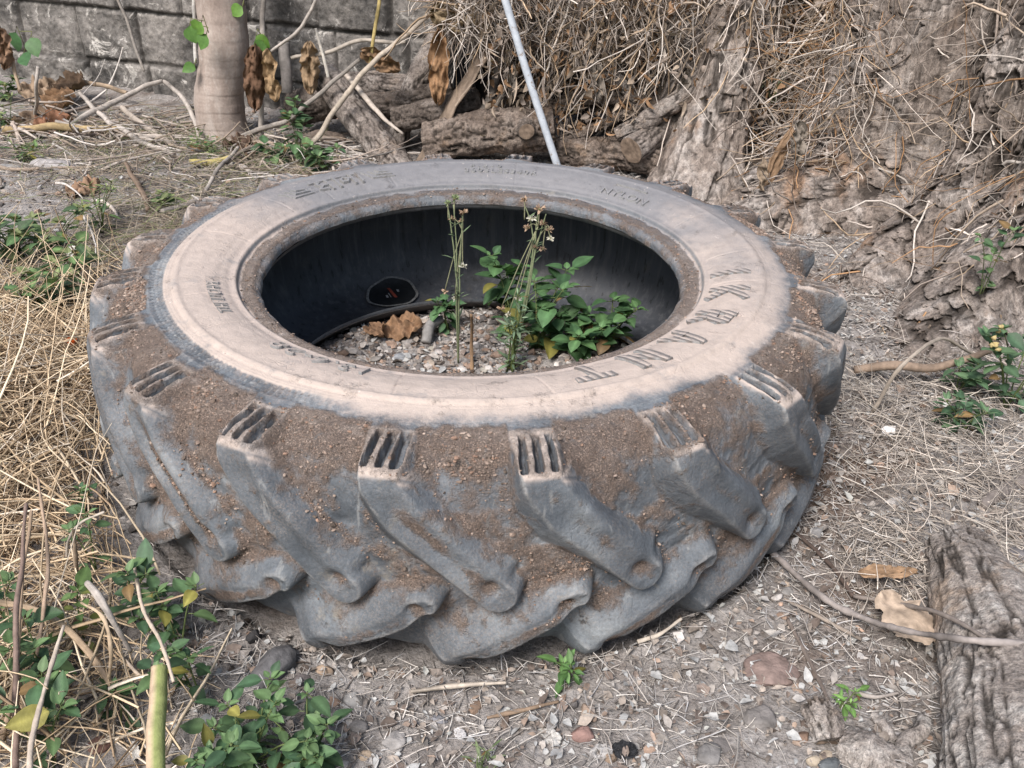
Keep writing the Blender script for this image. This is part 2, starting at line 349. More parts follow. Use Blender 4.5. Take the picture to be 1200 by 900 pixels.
# lug mask over one pitch of 18 degrees, then tiled
pitch = np.radians(18); nper = NT//20
LC = np.array([(.345, 0.), (.328, 0.3), (.28, 2.9), (.230, 7.2), (.185, 10.6), (.152, 13.2)])
LC2 = np.array([(.352, 0.8), (.330, 1.0), (.306, 2.6), (.270, 8.2), (.236, 13.0), (.207, 16.2)])
def lugdist(TT, Z, lc, th0):
    """signed capsule distance (m) of (theta,z) to the nearest lug centreline + along coordinate"""
    best = np.full(TT.shape, 9.); al = np.zeros(TT.shape); idx = np.zeros(TT.shape, int); acr = np.zeros(TT.shape)
    pts = np.stack([np.radians(lc[:, 1])*.648, lc[:, 0]], 1)
    for k in range(-2, 3):
        a = (TT-th0-k*pitch)*.648
        for q in range(len(pts)-1):
            p0, p1 = pts[q], pts[q+1]; e = p1-p0; L = np.hypot(*e)
            u = ((a-p0[0])*e[0]+(Z-p0[1])*e[1])/L/L
            uc = np.clip(u, -9 if q == 0 else 0, 1)
            x = a-p0[0]-uc*e[0]; y = Z-p0[1]-uc*e[1]; d = np.hypot(x, y)
            m = d < best
            best = np.where(m, d, best); al = np.where(m, q+uc, al); idx = np.where(m, k, idx); acr = np.where(m, np.sign(x*e[1]-y*e[0])*d, acr)
    return best, al, idx, acr
tt = TH[:nper]; TTg, _ = np.meshgrid(tt, S, indexing='ij'); Zl = np.broadcast_to(PR[:, 3], TTg.shape); Rl = np.broadcast_to(PR[:, 2], TTg.shape)
th_up = np.radians(264.6) % pitch; th_dn = np.radians(271.0) % pitch
Zu = np.where(Rl < .642, np.maximum(Zl, .335), Zl)       # on the shoulder pad the lug runs straight in
dU, aU, iU, cU = lugdist(TTg, np.where(Zl > .17, Zu, Zl), LC, th_up)
Zd = .34-Zl; Zd2 = np.where((Rl < .642) & (Zd > .17), np.maximum(Zd, .335), Zd)
dD, aD, iD, cD = lugdist(TTg, Zd2, LC2, th_dn)
def lmask(d, a, c, lopside):
    hw = (.0325 if lopside < 0 else .0245) + 0*a
    right = sst(-.006, .012, c*lopside)*sst(4.95, 4.3, a)          # long gentle flank on one side
    soft = .0065+.005*np.clip(a-1, 0, 3)/3 + (.012*sst(2., .4, a) if lopside > 0 else 0) + right*(.006+.013*sst(.3, 2., a))*(1 if lopside < 0 else .45); hw = hw+right*.010*sst(.3, 2., a)*(1 if lopside < 0 else .2)
    return sst(hw+soft, hw-soft, d)
tile = lambda A: np.tile(A, (20, 1))
mU, mD = lmask(dU, aU, cU, -1), lmask(dD, aD, cD, 1)
mU, mD = tile(mU), tile(mD)
T2, S2 = np.meshgrid(TH, S, indexing='ij')
ringidx = (np.arange(NT)//nper)[:, None]
lidU = (tile(iU)+ringidx) % 20; lidD = (tile(iD)+ringidx) % 20
aU, aD, cU, cD = tile(aU), tile(aD), tile(cU), tile(cD)
Rc, Zc, RL, ZL = (np.broadcast_to(PR[:, k], T2.shape) for k in range(4))
P0 = np.stack([RL*np.cos(T2), RL*np.sin(T2), ZL], -1)
wear = fbm(P0, 7, 3, 3); wear2 = fbm(P0, 28, 3, 9)
mU2 = np.clip(mU, 0, 1); mask = np.maximum(mU, mD)
ltop = (mU >= mD)
hgt = mask*(.92 - .10*np.clip(wear, -1, 1))
# scooped hollow near the inner end of every lug
for a, c, m in ((aU, cU, mU), (aD, cD, mD)):
    sc = np.exp(-((a-4.62)/.34)**2-((c+.003)/.015)**2)
    hgt = hgt - .42*sc*m
    # outer edge of the bar is worn lower than its leading edge
    hgt = hgt - (.26 if a is aU else .06)*m*np.exp(-((np.abs(c)-.0)/.013)**2)*sst(.8, 1.8, a)*sst(4.9, 3.6, a)*(.6+.8*np.clip(wear, -.5, .7))
RR = Rc+(RL-Rc)*hgt; ZZ = Zc+(ZL-Zc)*hgt
# gully floor waviness
gz_ = (1-mask)*sst(.55, .60, RL)
RR = RR + gz_*(.006*wear+.004*wear2)
# grooves cut into the top shoulder pads
groove = np.zeros_like(RR); onpad = (ZL > .2)
th_rel = ((T2-np.radians(264.6)+pitch/2) % pitch - pitch/2)
lugvar = _h(lidU, lidU*0, lidU*0, 5)
for k in (-1, 0, 1):
    cen = np.radians(1.75)*k - (RL-.60)*np.radians(6)
    dth = np.abs(th_rel-cen)*RL
    e = sst(.0060, .0040, dth + .0035*np.clip(wear2, -.4, .6))
    r0, r1 = .566+.004*lugvar, .629+.003*np.roll(lugvar, 3)
    groove = np.maximum(groove, e*sst(r0-.003, r0+.004, RL)*sst(r1+.003, r1-.004, RL))
fill = np.clip(.95+.6*fbm(P0, 16, 2, 31), .6, 1.08)
groove *= onpad*fill
ZZ = ZZ - groove*.017
# sidewall: faint radial mould lines, pits, dents; shoulder band of worn ribs
front = sst(.2, -.9, np.sin(T2))
ZZ = ZZ + np.where(RL < .56, .0012*wear+.0006*wear2, .0022*wear2*(1-groove))
up_half = ZL > .2
for dg in (5, 27, 47, 83, 118, 138, 152, 174, 206, 221, 262, 287, 311, 333, 350):
    w = np.abs(((T2-np.radians(dg)-(RL-.45)*.25+np.pi) % (2*np.pi))-np.pi)*RL
    ZZ = ZZ - np.where(up_half & (RL < .495) & (RL > .415), .0011*sst(.0022, .0006, w), 0)
band = sst(.516, .520, RL)*sst(.541, .536, RL)*up_half
rib = np.sin(T2*310+1.8*fbm(P0, 30, 2, 71)*2)*sst(-.25, .25, fbm(P0*np.array([1, 1, 0]), 9, 2, 44)+.25)
bandarc = sst(np.radians(150), np.radians(160), T2)*sst(np.radians(262), np.radians(245), T2)
ZZ = ZZ + band*bandarc*(.0016*np.sign(rib)*np.minimum(1, np.abs(rib)*3)*sst(-.3, .3, np.sin(RL*900+T2*17)+.4) - .0022)
for r_, d_ in ((.4965, .0012), (.5065, -.0020), (.5125, -.0012), (.430, -.0007), (.5445, .0015)):
    ZZ = ZZ + up_half*d_*np.exp(-((RL-r_)/.0014)**2)*(.5+.7*np.clip(wear+.5, 0, 1))
# crusted dirt in the channel behind the bead lip
ch = sst(.372, .380, RL)*sst(.402, .394, RL)*up_half
ZZ = ZZ + ch*(.0045*fbm(P0, 45, 3, 51)+.002)
# bead lip chips
lip = sst(.374, .366, RL)*up_half; RR = RR + lip*(.0025*wear2+.003*np.clip(fbm(P0, 14, 2, 77)-.25, 0, 1)*3)
V = np.stack([RR*np.cos(T2), RR*np.sin(T2), ZZ], -1)
q = gridf(NT, NS, True)
def vnorm(V, q):
    X = V.reshape(-1, 3); n = np.cross(X[q[:, 2]]-X[q[:, 0]], X[q[:, 3]]-X[q[:, 1]]); N = np.zeros_like(X)
    for k in range(4):
        for c in range(3): N[:, c] += np.bincount(q[:, k], n[:, c], len(X))
    return unit(N)
N0 = vnorm(V, q)
if (N0.reshape(NT, NS, 3)[0, NS//2] @ np.array([1, 0, 0])) < 0: q = q[:, ::-1]; N0 = -N0
Nz = N0.reshape(NT, NS, 3)[..., 2]
side = np.where(up_half, sst(.568, .500, RL+.02*wear+.012*wear2)*(1-.65*band*bandarc)*(1-.55*ch), 0)*(1-.62*sst(.384, .376, RL))
pad = np.where(onpad, mU*sst(.553, .563, RL)*sst(.6485, .638, RL), 0)
gully = (1-mask)*sst(.535, .56, RL)*sst(.0, .1, ZL)
mud = np.clip(gully*(.30+.28*Nz+.55*wear+.4*wear2)+ch*.7+.10*mask*(wear2)+.35*sst(.384, .374, RL)*up_half + groove*-.55, 0, 1)
mud = np.clip(mud + .28*gully*up_half*sst(.30, .345, Zc), 0, 1)
mud = np.maximum(mud, up_half*sst(.540, .566, RL+.01*wear2)*(.46+.4*wear)*sst(.646, .632, RL)*(1-groove))
mud = np.clip(mud+.26*np.exp(-((mask-.12)/.12)**2)*gully, 0, 1)
# crevice at the foot of a lug keeps the most dirt; the lug end scoop too
for a, c, m in ((aU, cU, mU), (aD, cD, mD)):
    mud = np.maximum(mud, m*(.40+.9*wear)*np.exp(-((c+.004)/.008)**2)*sst(.8, 2, a)*sst(4.8, 4, a))
    mud = np.maximum(mud, .75*np.exp(-((a-4.62)/.33)**2-((c+.003)/.014)**2)*m)
side = np.maximum(side, pad*(1-groove)*(.58+.7*wear2+.35*np.exp(-((np.abs(th_rel)*RL-.026)/.006)**2)+.45*sst(.630, .640, RL)))
side = np.maximum(side, np.clip(gully*up_half*sst(.600, .575, RL)*(.22+.6*wear2+.3*wear), 0, .5))
pink_lit = np.clip(.50 + .62*sst(.55, -.9, np.sin(T2)+.35*np.cos(T2)) - .42*sst(.1, .9, np.sin(T2)) + .55*pad, 0, 1.3)  # pad dust tint, plus painted light: paler at the front, greyer at the back
A = dict(lug=mask.ravel(), mud=mud.ravel(), side=side.ravel(), pink_lit=pink_lit.ravel())
tyre = tag(empty('tractor_tyre'), 'worn dusty black tractor tyre with thick slanting lugs lying flat on the ground', 'tyre')
X = V.reshape(-1, 3); qj = q % NS; j = np.minimum(qj[:, 0], qj[:, 2]); i0 = (q // NS)
fm = mask.ravel()[q].mean(1); rl = RL.ravel()[q].mean(1); zl = ZL.ravel()[q].mean(1)
top = zl > .17
fu = mU.ravel()[q].mean(1); fd = mD.ravel()[q].mean(1)
islug = (fm > .5) & (rl > .556)
def sub(name, sel, m=None):
    f = q[sel]; u, inv = np.unique(f, return_inverse=True)
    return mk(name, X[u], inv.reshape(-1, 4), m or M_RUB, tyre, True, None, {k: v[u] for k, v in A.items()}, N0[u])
body = ~islug
sub('bead', body & (rl < .404) & top); sub('bead', body & (rl < .404) & ~top)
sub('sidewall', body & (rl >= .404) & (rl < .545) & top); sub('sidewall', body & (rl >= .404) & (rl < .545) & ~top)
sub('tread_casing', body & (rl >= .545))
lu = lidU.ravel()[q[:, 0]]; ldn = lidD.ravel()[q[:, 0]]
for k in range(20):
    sub('tread_lug', islug & (fu >= fd) & (lu == k))
for k in range(20):
    sub('tread_lug', islug & (fu < fd) & (ldn == k))
# inner liner
IL = spline([(.3650,.312),(.374,.300),(.395,.303),(.44,.318),(.50,.314),(.55,.280),(.582,.225),(.588,.170),(.578,.110),(.550,.055),(.50,.028),(.44,.030),(.40,.052),(.376,.078),(.3650,.083)], 90)
ni = 480; ti = np.arange(ni)*2*np.pi/ni
LP = np.stack([IL[None, :, 0]*np.cos(ti)[:, None], IL[None, :, 0]*np.sin(ti)[:, None], np.broadcast_to(IL[None, :, 1], (ni, 90))], -1)
LP[:, 3:-3] += (fbm(LP, 6, 3, 12)*.004)[:, 3:-3, None]*np.array([1, 1, .3])
dst = np.broadcast_to(np.maximum(sst(6, 0, np.arange(90))*.4, sst(66, 86, np.arange(90)))*.8, (ni, 90))
mk('inner_liner', LP.reshape(-1, 3), gridf(ni, 90, True), M_LINER, tyre, attrs={'dust': dst.ravel()})
# repair patch stuck to the inner wall, low on the far side
def liner(th, u):   # u along the liner polyline index
    r = np.interp(u, np.arange(90), IL[:, 0]); z = np.interp(u, np.arange(90), IL[:, 1]); nr = np.interp(u+1, np.arange(90), IL[:, 1])-z; nz = -(np.interp(u+1, np.arange(90), IL[:, 0])-r)
    l = np.hypot(nr, nz); return r, z, nr/l, nz/l
def on_liner(th, u, lift):
    r, z, nr, nz = liner(th, u); r = r+nr*lift*np.where(nr < 0, 1, 1); z = z+nz*lift
    return np.stack([r*np.cos(th), r*np.sin(th), z], -1)
uP = 60.5; thP = np.radians(116.2)
def disc(name, du, dth, lift, m, parent, n=40, hole=0., cu=0., ct=0., rot=0., wob=0.):
    a = np.linspace(0, 2*np.pi, n, endpoint=False); rr = np.linspace(hole, 1, 6)
    w = 1+wob*np.sin(3*a+1)+wob*.6*np.sin(7*a)
    x = rr[None]*np.cos(a)[:, None]*w[:, None]; y = rr[None]*np.sin(a)[:, None]*w[:, None]
    X_ = x*math.cos(rot)*1-y*math.sin(rot); 
    return mk(name, on_liner(thP+ct+dth*x, uP+cu+du*y, lift).reshape(-1, 3), gridf(n, 6, True), m, parent)
sgn = 1 if liner(0, 45)[2] < 0 else -1
patch = disc('repair_patch', 4.9, .112, sgn*.007, M_PATCH, tyre, wob=.03)
disc('patch_rim', 5.3, .120, sgn*.0085, M_PATCHRIM, patch, hole=.90, wob=.035)
def quadlogo(name, cs, m):
    P = np.array([on_liner(np.array(thP+x), np.array(uP+y), sgn*.0095) for x, y in cs]); return mk(name, P, np.array([[0, 1, 2, 3]]), m, patch, False)
quadlogo('red_logo', [(.016, -2.0), (.003, -2.0), (-.018, 1.6), (-.004, 1.6)], M_PATCHRED)
quadlogo('white_mark', [(.033, .2), (.024, .2), (.022, 1.2), (.032, 1.2)], M_PATCHWHITE)
quadlogo('white_mark', [(.019, -.4), (.015, -.4), (.010, 1.2), (.013, 1.2)], M_PATCHWHITE)
quadlogo('white_mark', [(-.023, -1.2), (-.034, -1.0), (-.034, -.2), (-.025, -.3)], M_PATCHWHITE)
# ---- raised lettering on the sidewall
def emboss(name, P2, F, thc, r0, hgt, m, side_v=.95, pk=None):
    """P2: (n,3) flat letter mesh: x reading direction (m), y outward (m), z 0..1"""
    th = thc - P2[:, 0]/r0; r = r0+P2[:, 1]; z = zprof(r)+np.where(P2[:, 2] > .5, 1.2*hgt*P2[:, 2], -.003)
    X_ = np.stack([r*np.cos(th), r*np.sin(th), z], -1); n = len(X_)
    pkv = np.clip(.50+.62*sst(.55, -.9, np.sin(th)+.35*np.cos(th))-.42*sst(.1, .9, np.sin(th)), 0, 1.3)  # letters get the same painted front-to-back light
    return mk(name, X_, F, m, tyre, False, None, dict(lug=np.zeros(n), mud=np.zeros(n), side=np.where(P2[:, 2] > .5, .62, 0.), pink_lit=pkv))
def text_mesh(s, size, sx=1., space=1., bold=0.):
    cu = bpy.data.curves.new('t', 'FONT'); cu.body = s; cu.size = size; cu.extrude = .5; cu.offset = bold; cu.align_x = 'LEFT'; cu.space_character = space; cu.resolution_u = 4
    o = bpy.data.objects.new('t', cu); COL.objects.link(o); bpy.context.view_layer.update()
    me = bpy.data.meshes.new_from_object(o.evaluated_get(bpy.context.evaluated_depsgraph_get()))
    v = np.array([x.co[:] for x in me.vertices]).reshape(-1, 3); f = [list(p.vertices) for p in me.polygons]
    bpy.data.objects.remove(o); bpy.data.curves.remove(cu); bpy.data.meshes.remove(me)
    v[:, 0] *= sx; v[:, 2] = (v[:, 2] > 0)
    return v, [np.array([p for p in f if len(p) == k]) for k in (3, 4) if any(len(p) == k for p in f)]
def word(name, s, size, thd, r0, hgt=.0022, m=None, sx=1., space=1., bold=0.):
    v, f = text_mesh(s, size, sx, space, bold); return emboss(name, v, f, np.radians(thd), r0, hgt, m or M_RUB)
word('size_marking', '13.6-28', .040, 256.5, .4215, .0040, None, 1.20, 1.16)
word('maker_marking', 'THE LICHPE', .028, 216.5, .4320, .0030, None, .85)
word('serial_marking', 'F.S-0', .016, 95.5, .4660, .0026, None, 1.35, 1.6)
word('serial_marking', '360SLES340R', .022, 97.2, .4440, .0028, None, 1.05, 1.25)
word('ply_marking', 'NYLON', .027, 56.8, .4260, .0034, None, 1.15, 1.1)
def bars(name, segs, w, thd, r0, hgt=.0028, m=None):
    """raised strokes given as (x0,y0,x1,y1) polylines in metres"""
    mb = MB()
    for si, s in enumerate(segs):
        p = np.array(s, float).reshape(-1, 2); 
        for bi, (a, b) in enumerate(zip(p[:-1], p[1:])):
            zt_ = 1+.05*bi+.13*si; d = (b-a)/np.linalg.norm(b-a); n_ = np.array([-d[1], d[0]])*w/2; e = d*w*.3
            k = max(2, int(np.linalg.norm(b-a)/.005)+1); ctr = (a-e)+(b-a+2*e)*np.linspace(0, 1, k)[:, None]
            L_, R_ = ctr-n_, ctr+n_; row = np.arange(k)
            vv = [np.column_stack([q_, np.full(k, z)]) for z in (0, zt_) for q_ in (L_, R_)]   # L0 R0 L1 R1
            i_ = row[:-1]; f_ = [np.stack([2*k+i_, 2*k+i_+1, 3*k+i_+1, 3*k+i_], -1), np.stack([i_, i_+1, 2*k+i_+1, 2*k+i_], -1), np.stack([k+i_+1, k+i_, 3*k+i_, 3*k+i_+1], -1)]
            mb.add(np.concatenate(vv), np.concatenate(f_+[np.array([[k, 0, 2*k, 3*k], [k-1, 2*k-1, 4*k-1, 3*k-1]])]))
    return emboss(name, np.concatenate(mb.v), [np.concatenate(x) for x in mb.f.values()], np.radians(thd), r0, hgt, m or M_RUB)
BL = {'I': [(0, 0, 0, .058)], 'K': [(0, 0, 0, .058), (.006, .029, .034, .058), (.006, .029, .036, 0)],
      'R': [(0, 0, 0, .058), (0, .053, .026, .053, .033, .043, .026, .031, 0, .029), (.014, .029, .036, 0)], 'A': [(0, 0, .021, .058), (.042, 0, .021, .058), (.010, .019, .032, .019)],
      'N': [(0, 0, 0, .058), (0, .055, .036, .003), (.036, 0, .036, .058)], 'T': [(-.002, .052, .044, .052), (.021, 0, .021, .052)]}
for ch_, thd in (('I', 354.6), ('K', 346.3), ('R', 333.6), ('A', 322.8), ('N', 310.4), ('T', 299.0)):
    bars('brand_letter', BL[ch_], .0125, thd, .418, .0028, M_HATCH)
bars('raised_bar', [(0, 0, .075, 0)], .004, 54.5, .468)
vlogo = lambda: [(-.026, .036, -.012, .006, .034, .004), (-.012, .036, -.001, .017, .030, .013), (.002, .036, .008, .026, .024, .022)]
bars('chevron_emblem', vlogo(), .0032, 145.5, .440); bars('chevron_emblem', vlogo(), .0032, 121.0, .443)
deva = [(0, .040, .108, .040), (.012, .040, .018, .032, .008, .026, .020, .018, .006, .008, .024, .004), (.034, .040, .034, 0), (.020, .018, .034, .018), (.052, .040, .052, 0),
        (.070, .028, .062, .022, .064, .012, .074, .012, .078, .020, .070, .028), (.078, .020, .086, .020), (.086, .040, .086, 0), (.102, .040, .102, 0)]
bars('script_lettering', deva, .0042, 139.5, .438)

# crumbs of dried mud caught in the gullies
def rocks_batch(P, R, cols):
    t = (1+5**.5)/2; iv = unit(np.array([(-1,t,0),(1,t,0),(-1,-t,0),(1,-t,0),(0,-1,t),(0,1,t),(0,-1,-t),(0,1,-t),(t,0,-1),(t,0,1),(-t,0,-1),(-t,0,1)], float))
    f = np.array([(0,11,5),(0,5,1),(0,1,7),(0,7,10),(0,10,11),(1,5,9),(5,11,4),(11,10,2),(10,7,6),(7,1,8),(3,9,4),(3,4,2),(3,2,6),(3,6,8),(3,8,9),(4,9,5),(2,4,11),(6,2,10),(8,6,7),(9,8,1)])
    n = len(P); S_ = RNG.uniform(.55, 1.25, (n, 1, 3))*np.array([1, 1, .65]); V = iv[None]*(1+.25*RNG.normal(size=(n, 12, 1))).clip(.6, 1.4)*S_*R[:, None, None]
    a = RNG.uniform(0, 6.28, n); ca, sa = np.cos(a)[:, None], np.sin(a)[:, None]
    V = np.stack([V[..., 0]*ca-V[..., 1]*sa, V[..., 0]*sa+V[..., 1]*ca, V[..., 2]], -1)+P[:, None]
    return V.reshape(-1, 3), (f[None]+(np.arange(n)*12)[:, None, None]).reshape(-1, 3), np.repeat(cols, 12, 0)
cl = fbm(X, 13, 3, 61); w_ = np.clip(mud.ravel()-.18, 0, 1)*(sst(.05, .35, cl)+.10)*(ZL.ravel() > .06)*(RL.ravel() > .55)*(1-groove.ravel())
w_ = w_+.035*(RL.ravel() > .37)*(RL.ravel() < .402)*(ZL.ravel() > .2)
k_ = RNG.choice(len(X), 15000, p=w_/w_.sum()); Rm = np.minimum(RNG.gamma(1.5, .0006, len(k_))+.0004, .0045)
cm = np.array([(.27, .205, .17), (.21, .158, .13), (.33, .26, .22), (.25, .165, .125), (.12, .095, .08)])[RNG.integers(0, 5, len(k_))]*RNG.uniform(.75, 1.2, (len(k_), 1))
Vm, Fm, cm = rocks_batch(X[k_]+N0[k_]*(Rm*.2)[:, None]+RNG.normal(0, .0012, (len(k_), 3))*0, Rm, cm)
tag(mk('mud_crumbs', Vm, Fm, M_STONE, tyre, False, cm), kind='stuff')
# ---------------------------------------------------------------- ground sheet
def gh(x, y):
    x = np.asarray(x, float); y = np.asarray(y, float); P = np.stack([x, y, 0*x], -1); r = np.hypot(x, y)
    h = .030*fbm(P, 1.6, 3, 21)+.012*fbm(P, 7, 3, 22)
    h = h*sst(.35, 1.0, r) - .006
    h = h + .075*np.exp(-((x+1.02)/.26)**2-((y+.12)/.34)**2)          # mat of dead grass on the left
    h = h + .05*sst(1.6, 2.2, y+.3*x)*sst(-2.5, -1.2, x)
    h = np.where(r < .40, .052+.016*fbm(P, 9, 3, 25), h)
    h = np.where((r >= .40) & (r < .62), np.minimum(h, -.03), h)
    return h
ax = lambda lo, hi, st, far: np.concatenate([lo-np.geomspace(.05, far, 26)[::-1], np.arange(lo, hi, st), hi+np.geomspace(.01, far, 26)])
gx, gy = ax(-2.3, 1.9, .0085, 60), ax(-1.0, 2.7, .0085, 60)
XX, YY = np.meshgrid(gx, gy, indexing='ij'); Pg = np.stack([XX, YY, 0*XX], -1)
Hh = gh(XX, YY)
near = sst(4, 2.5, np.hypot(XX, YY))
Hh = Hh + near*(.0055*fbm(Pg, 42, 3, 31)+.004*np.maximum(fbm(Pg, 75, 2, 33), 0))
tag(mk('ground', np.stack([XX, YY, Hh], -1).reshape(-1, 3), gridf(len(gx), len(gy)), M_GROUND), 'dry grey brown soil littered with chips and dead grass', 'ground', kind='structure')
# earth bank as dark backdrop behind the brush, recess shade put into its colour
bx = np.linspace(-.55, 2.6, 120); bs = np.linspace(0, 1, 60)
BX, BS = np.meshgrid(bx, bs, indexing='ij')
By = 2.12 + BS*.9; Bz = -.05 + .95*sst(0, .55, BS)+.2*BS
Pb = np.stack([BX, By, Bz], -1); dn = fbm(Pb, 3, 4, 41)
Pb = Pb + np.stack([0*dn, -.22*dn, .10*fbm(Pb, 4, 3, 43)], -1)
tag(mk('earth_bank', Pb.reshape(-1, 3), gridf(120, 60)[:, ::-1], M_BANK), 'earth bank behind the brushwood, recess shade painted into its dark colour', 'bank', kind='structure')

# ---------------------------------------------------------------- block wall
W0 = np.array([-1.30, 2.30, 0]); WD = np.array([.954, -.300, 0]); WN = np.array([-.300, -.954, 0])
def wall_pt(s, z, d): return W0+np.multiply.outer(s, WD)+np.multiply.outer(d, WN)+np.multiply.outer(z, np.array([0, 0, 1.]))
ns, nz_ = 520, 230
s = np.linspace(-1.9, 1.12, ns); z = np.linspace(-.12, 1.1, nz_); SS, ZZw = np.meshgrid(s, z, indexing='ij')
zj = ZZw+.012*fbm(np.stack([SS, ZZw, 0*SS], -1), 1.5, 2, 3)+.085
row = np.floor(zj/.205); fz_ = zj-row*.205
off = _h(row.astype(int), row.astype(int)*0, row.astype(int)*0, 7)*.14
sj = SS+off+.02*_h(row.astype(int), row.astype(int)*0+4, row.astype(int)*0, 9)*0; cw = .30
colb = np.floor(sj/cw); jit = _h(colb.astype(int), row.astype(int), row.astype(int)*0, 3)*.03
fs = sj-colb*cw
nn = fbm(np.stack([SS, ZZw, 0*SS], -1), 14, 3, 8)*.006
e = np.minimum(np.minimum(fs, cw-fs), np.minimum(fz_, .205-fz_))+nn
jt = sst(.010, .001, e)
dd = .018*sst(.0, .016, e)+.014*_h(colb.astype(int), row.astype(int), row.astype(int)*0, 17)*sst(.0, .012, e)+.010*fbm(np.stack([SS, ZZw, 0*SS], -1), 9, 4, 6)+.004*fbm(np.stack([SS, ZZw, 0*SS], -1), 45, 3, 61)
Vw = (W0+SS[..., None]*WD+ZZw[..., None]*np.array([0, 0, 1.])+dd[..., None]*WN)
back = Vw-WN*.2
fq = gridf(ns, nz_)
edge = np.concatenate([np.arange(nz_)[::-1], np.arange(1, ns)*nz_, (ns-1)*nz_+np.arange(1, nz_), (np.arange(ns-1)[::-1])*nz_+nz_-1])
nv = ns*nz_; eb = np.roll(edge, -1)
rim = np.stack([edge, eb, eb+nv, edge+nv], -1)
wall = mk('block_wall', np.concatenate([Vw.reshape(-1, 3), back.reshape(-1, 3)]), [fq, fq[:, ::-1]+nv, rim], M_WALL, attrs={'crack': np.concatenate([jt.ravel(), 0*jt.ravel()])*.8})
tag(wall, 'old grey block wall with black stains and pale plaster patches', 'wall')

# ---------------------------------------------------------------- slim pale tree on the left
def column(name, path, rad, m, parent, nu=90, nvv=260, ringf=None, lump=.0, lsc=6, seed=0, bark=0., bsc=30, vs=.3, crk=.0):
    P = spline(path, nvv); r = np.interp(np.linspace(0, 1, nvv), np.linspace(0, 1, len(rad)), rad)
    V_, F_ = tube(P, r, nu, cap=True)
    C_ = np.repeat(P, nu, 0); D = V_[:nvv*nu]-C_; Dn = unit(D)
    X_ = V_[:nvv*nu]*np.array([1, 1, 1]); d = lump*fbm(X_, lsc, 3, seed)
    ck = np.zeros(len(X_))
    if bark:
        an = np.tile(np.linspace(0, 2*np.pi, nu, endpoint=False), nvv); ll = np.repeat(np.concatenate([[0], np.cumsum(np.linalg.norm(np.diff(P, axis=0), axis=1))]), nu); rm = np.mean(r)
        Y_ = np.stack([np.cos(an)*rm, np.sin(an)*rm, ll*vs*.5], -1)+.02*fbm(X_, 9, 2, seed)[:, None]
        b = 1-np.abs(fbm(Y_, bsc, 4, seed+5))*2.6; ck = sst(.72, .98, b)
        d = d - bark*ck + bark*.9*fbm(Y_*np.array([1, 1, 1.6]), bsc*2.2, 4, seed+9)+bark*.35*fbm(X_, bsc*4, 3, seed+11)
    if ringf is not None:
        dz, c2 = ringf(X_); d = d+dz; ck = np.maximum(ck, c2)
    V_[:nvv*nu] += Dn*d[:, None]
    return mk(name, V_, F_, m, parent, attrs={'crack': np.concatenate([ck, [0, 0]])})
def rings(X_):
    zz = X_[:, 2]+.012*fbm(X_, 5, 2, 3)+.006*np.sin(np.arctan2(X_[:, 1]-1.79, X_[:, 0]+1.06)*1+X_[:, 2]*3)
    k = np.floor(zz/.062+.25*_h(np.floor(zz/.062).astype(int), np.zeros(len(zz), int), np.zeros(len(zz), int), 2)*0); f = zz/.062-k
    w = np.exp(-((f-.5)/.05)**2)*(.35+.65*np.clip(fbm(X_, 6, 2, 13)+.5, 0, 1))
    return .0008*sst(.5, .62, f)*(1-sst(.62, 1.4, f))-.0006*w, w*.55*sst(-.25, .25, _h(k.astype(int), np.zeros(len(zz), int), np.zeros(len(zz), int), 4))
tb = gz(263, 158)
tr = empty('slim_tree', (0, 0, 0)); tag(tr, 'slim pale smooth tree trunk with faint ring scars before the block wall', 'tree')
column('trunk', [tb+np.array([.0, 0, -.06]), tb+np.array([-.003, 0, .12]), at(258, 0, tb[1]+.02), tb+np.array([-.05, .10, 1.5])], [.100, .088, .0855, .083, .08, .078], M_PALE, tr, ringf=rings, lump=.006, lsc=9, seed=3)

# ---------------------------------------------------------------- big rugged tree on the right
TC = np.array([1.80, 1.40])
ph = np.concatenate([np.radians(np.linspace(-100, 140, 260, endpoint=False)), np.radians(np.linspace(140, 260, 640, endpoint=False))]); nph = len(ph)
zt = np.concatenate([np.linspace(-.15, 1.0, 430), np.linspace(1.02, 2.4, 50)]); PH, ZT = np.meshgrid(ph, zt, indexing='ij')
def adiff(a, b): return (a-b+np.pi) % (2*np.pi)-np.pi
U3 = np.stack([np.cos(PH), np.sin(PH), ZT*.5], -1)
zz0 = np.maximum(ZT, 0)
R0 = .825+.25*np.exp(-zz0/.14)*(1-.75*np.exp(-(np.degrees(adiff(PH, np.radians(202)))/15)**2))-.05*zz0
R0 = R0+.050*fbm(np.stack([np.cos(PH), np.sin(PH), ZT*.10], -1), 9, 3, 86)
for dg, am, wd, hz in ((229.5, .38, 9, .20), (213, .10, 8, .35), (246, .16, 7, .30), (192, .16, 9, .3), (262, .25, 8, .25)):
    R0 = R0+am*np.exp(-zz0/hz)*np.exp(-(np.degrees(adiff(PH, np.radians(dg)))/wd)**2)
for dg, dep, wd in ((221, .13, 4.0), (237.5, .15, 3.2), (203, .12, 4.5), (252, .14, 3.6)):
    R0 = R0-1.5*dep*np.exp(-(np.degrees(adiff(PH, np.radians(dg+6*np.sin(2)-0))+.06*fbm(U3*np.array([1, 1, 2]), 3, 2, 90))/wd)**2)*(.5+.5*np.exp(-zz0/.6))
R0 = R0-.34*np.exp(-(np.degrees(adiff(PH, np.radians(203)))/13)**2)*sst(.04, .25, zz0)
R0 = R0+.06*fbm(U3, 3.2, 3, 91)
Pt = np.stack([TC[0]+R0*np.cos(PH), TC[1]+R0*np.sin(PH), ZT], -1)
Q = Pt*np.array([1, 1, .26])
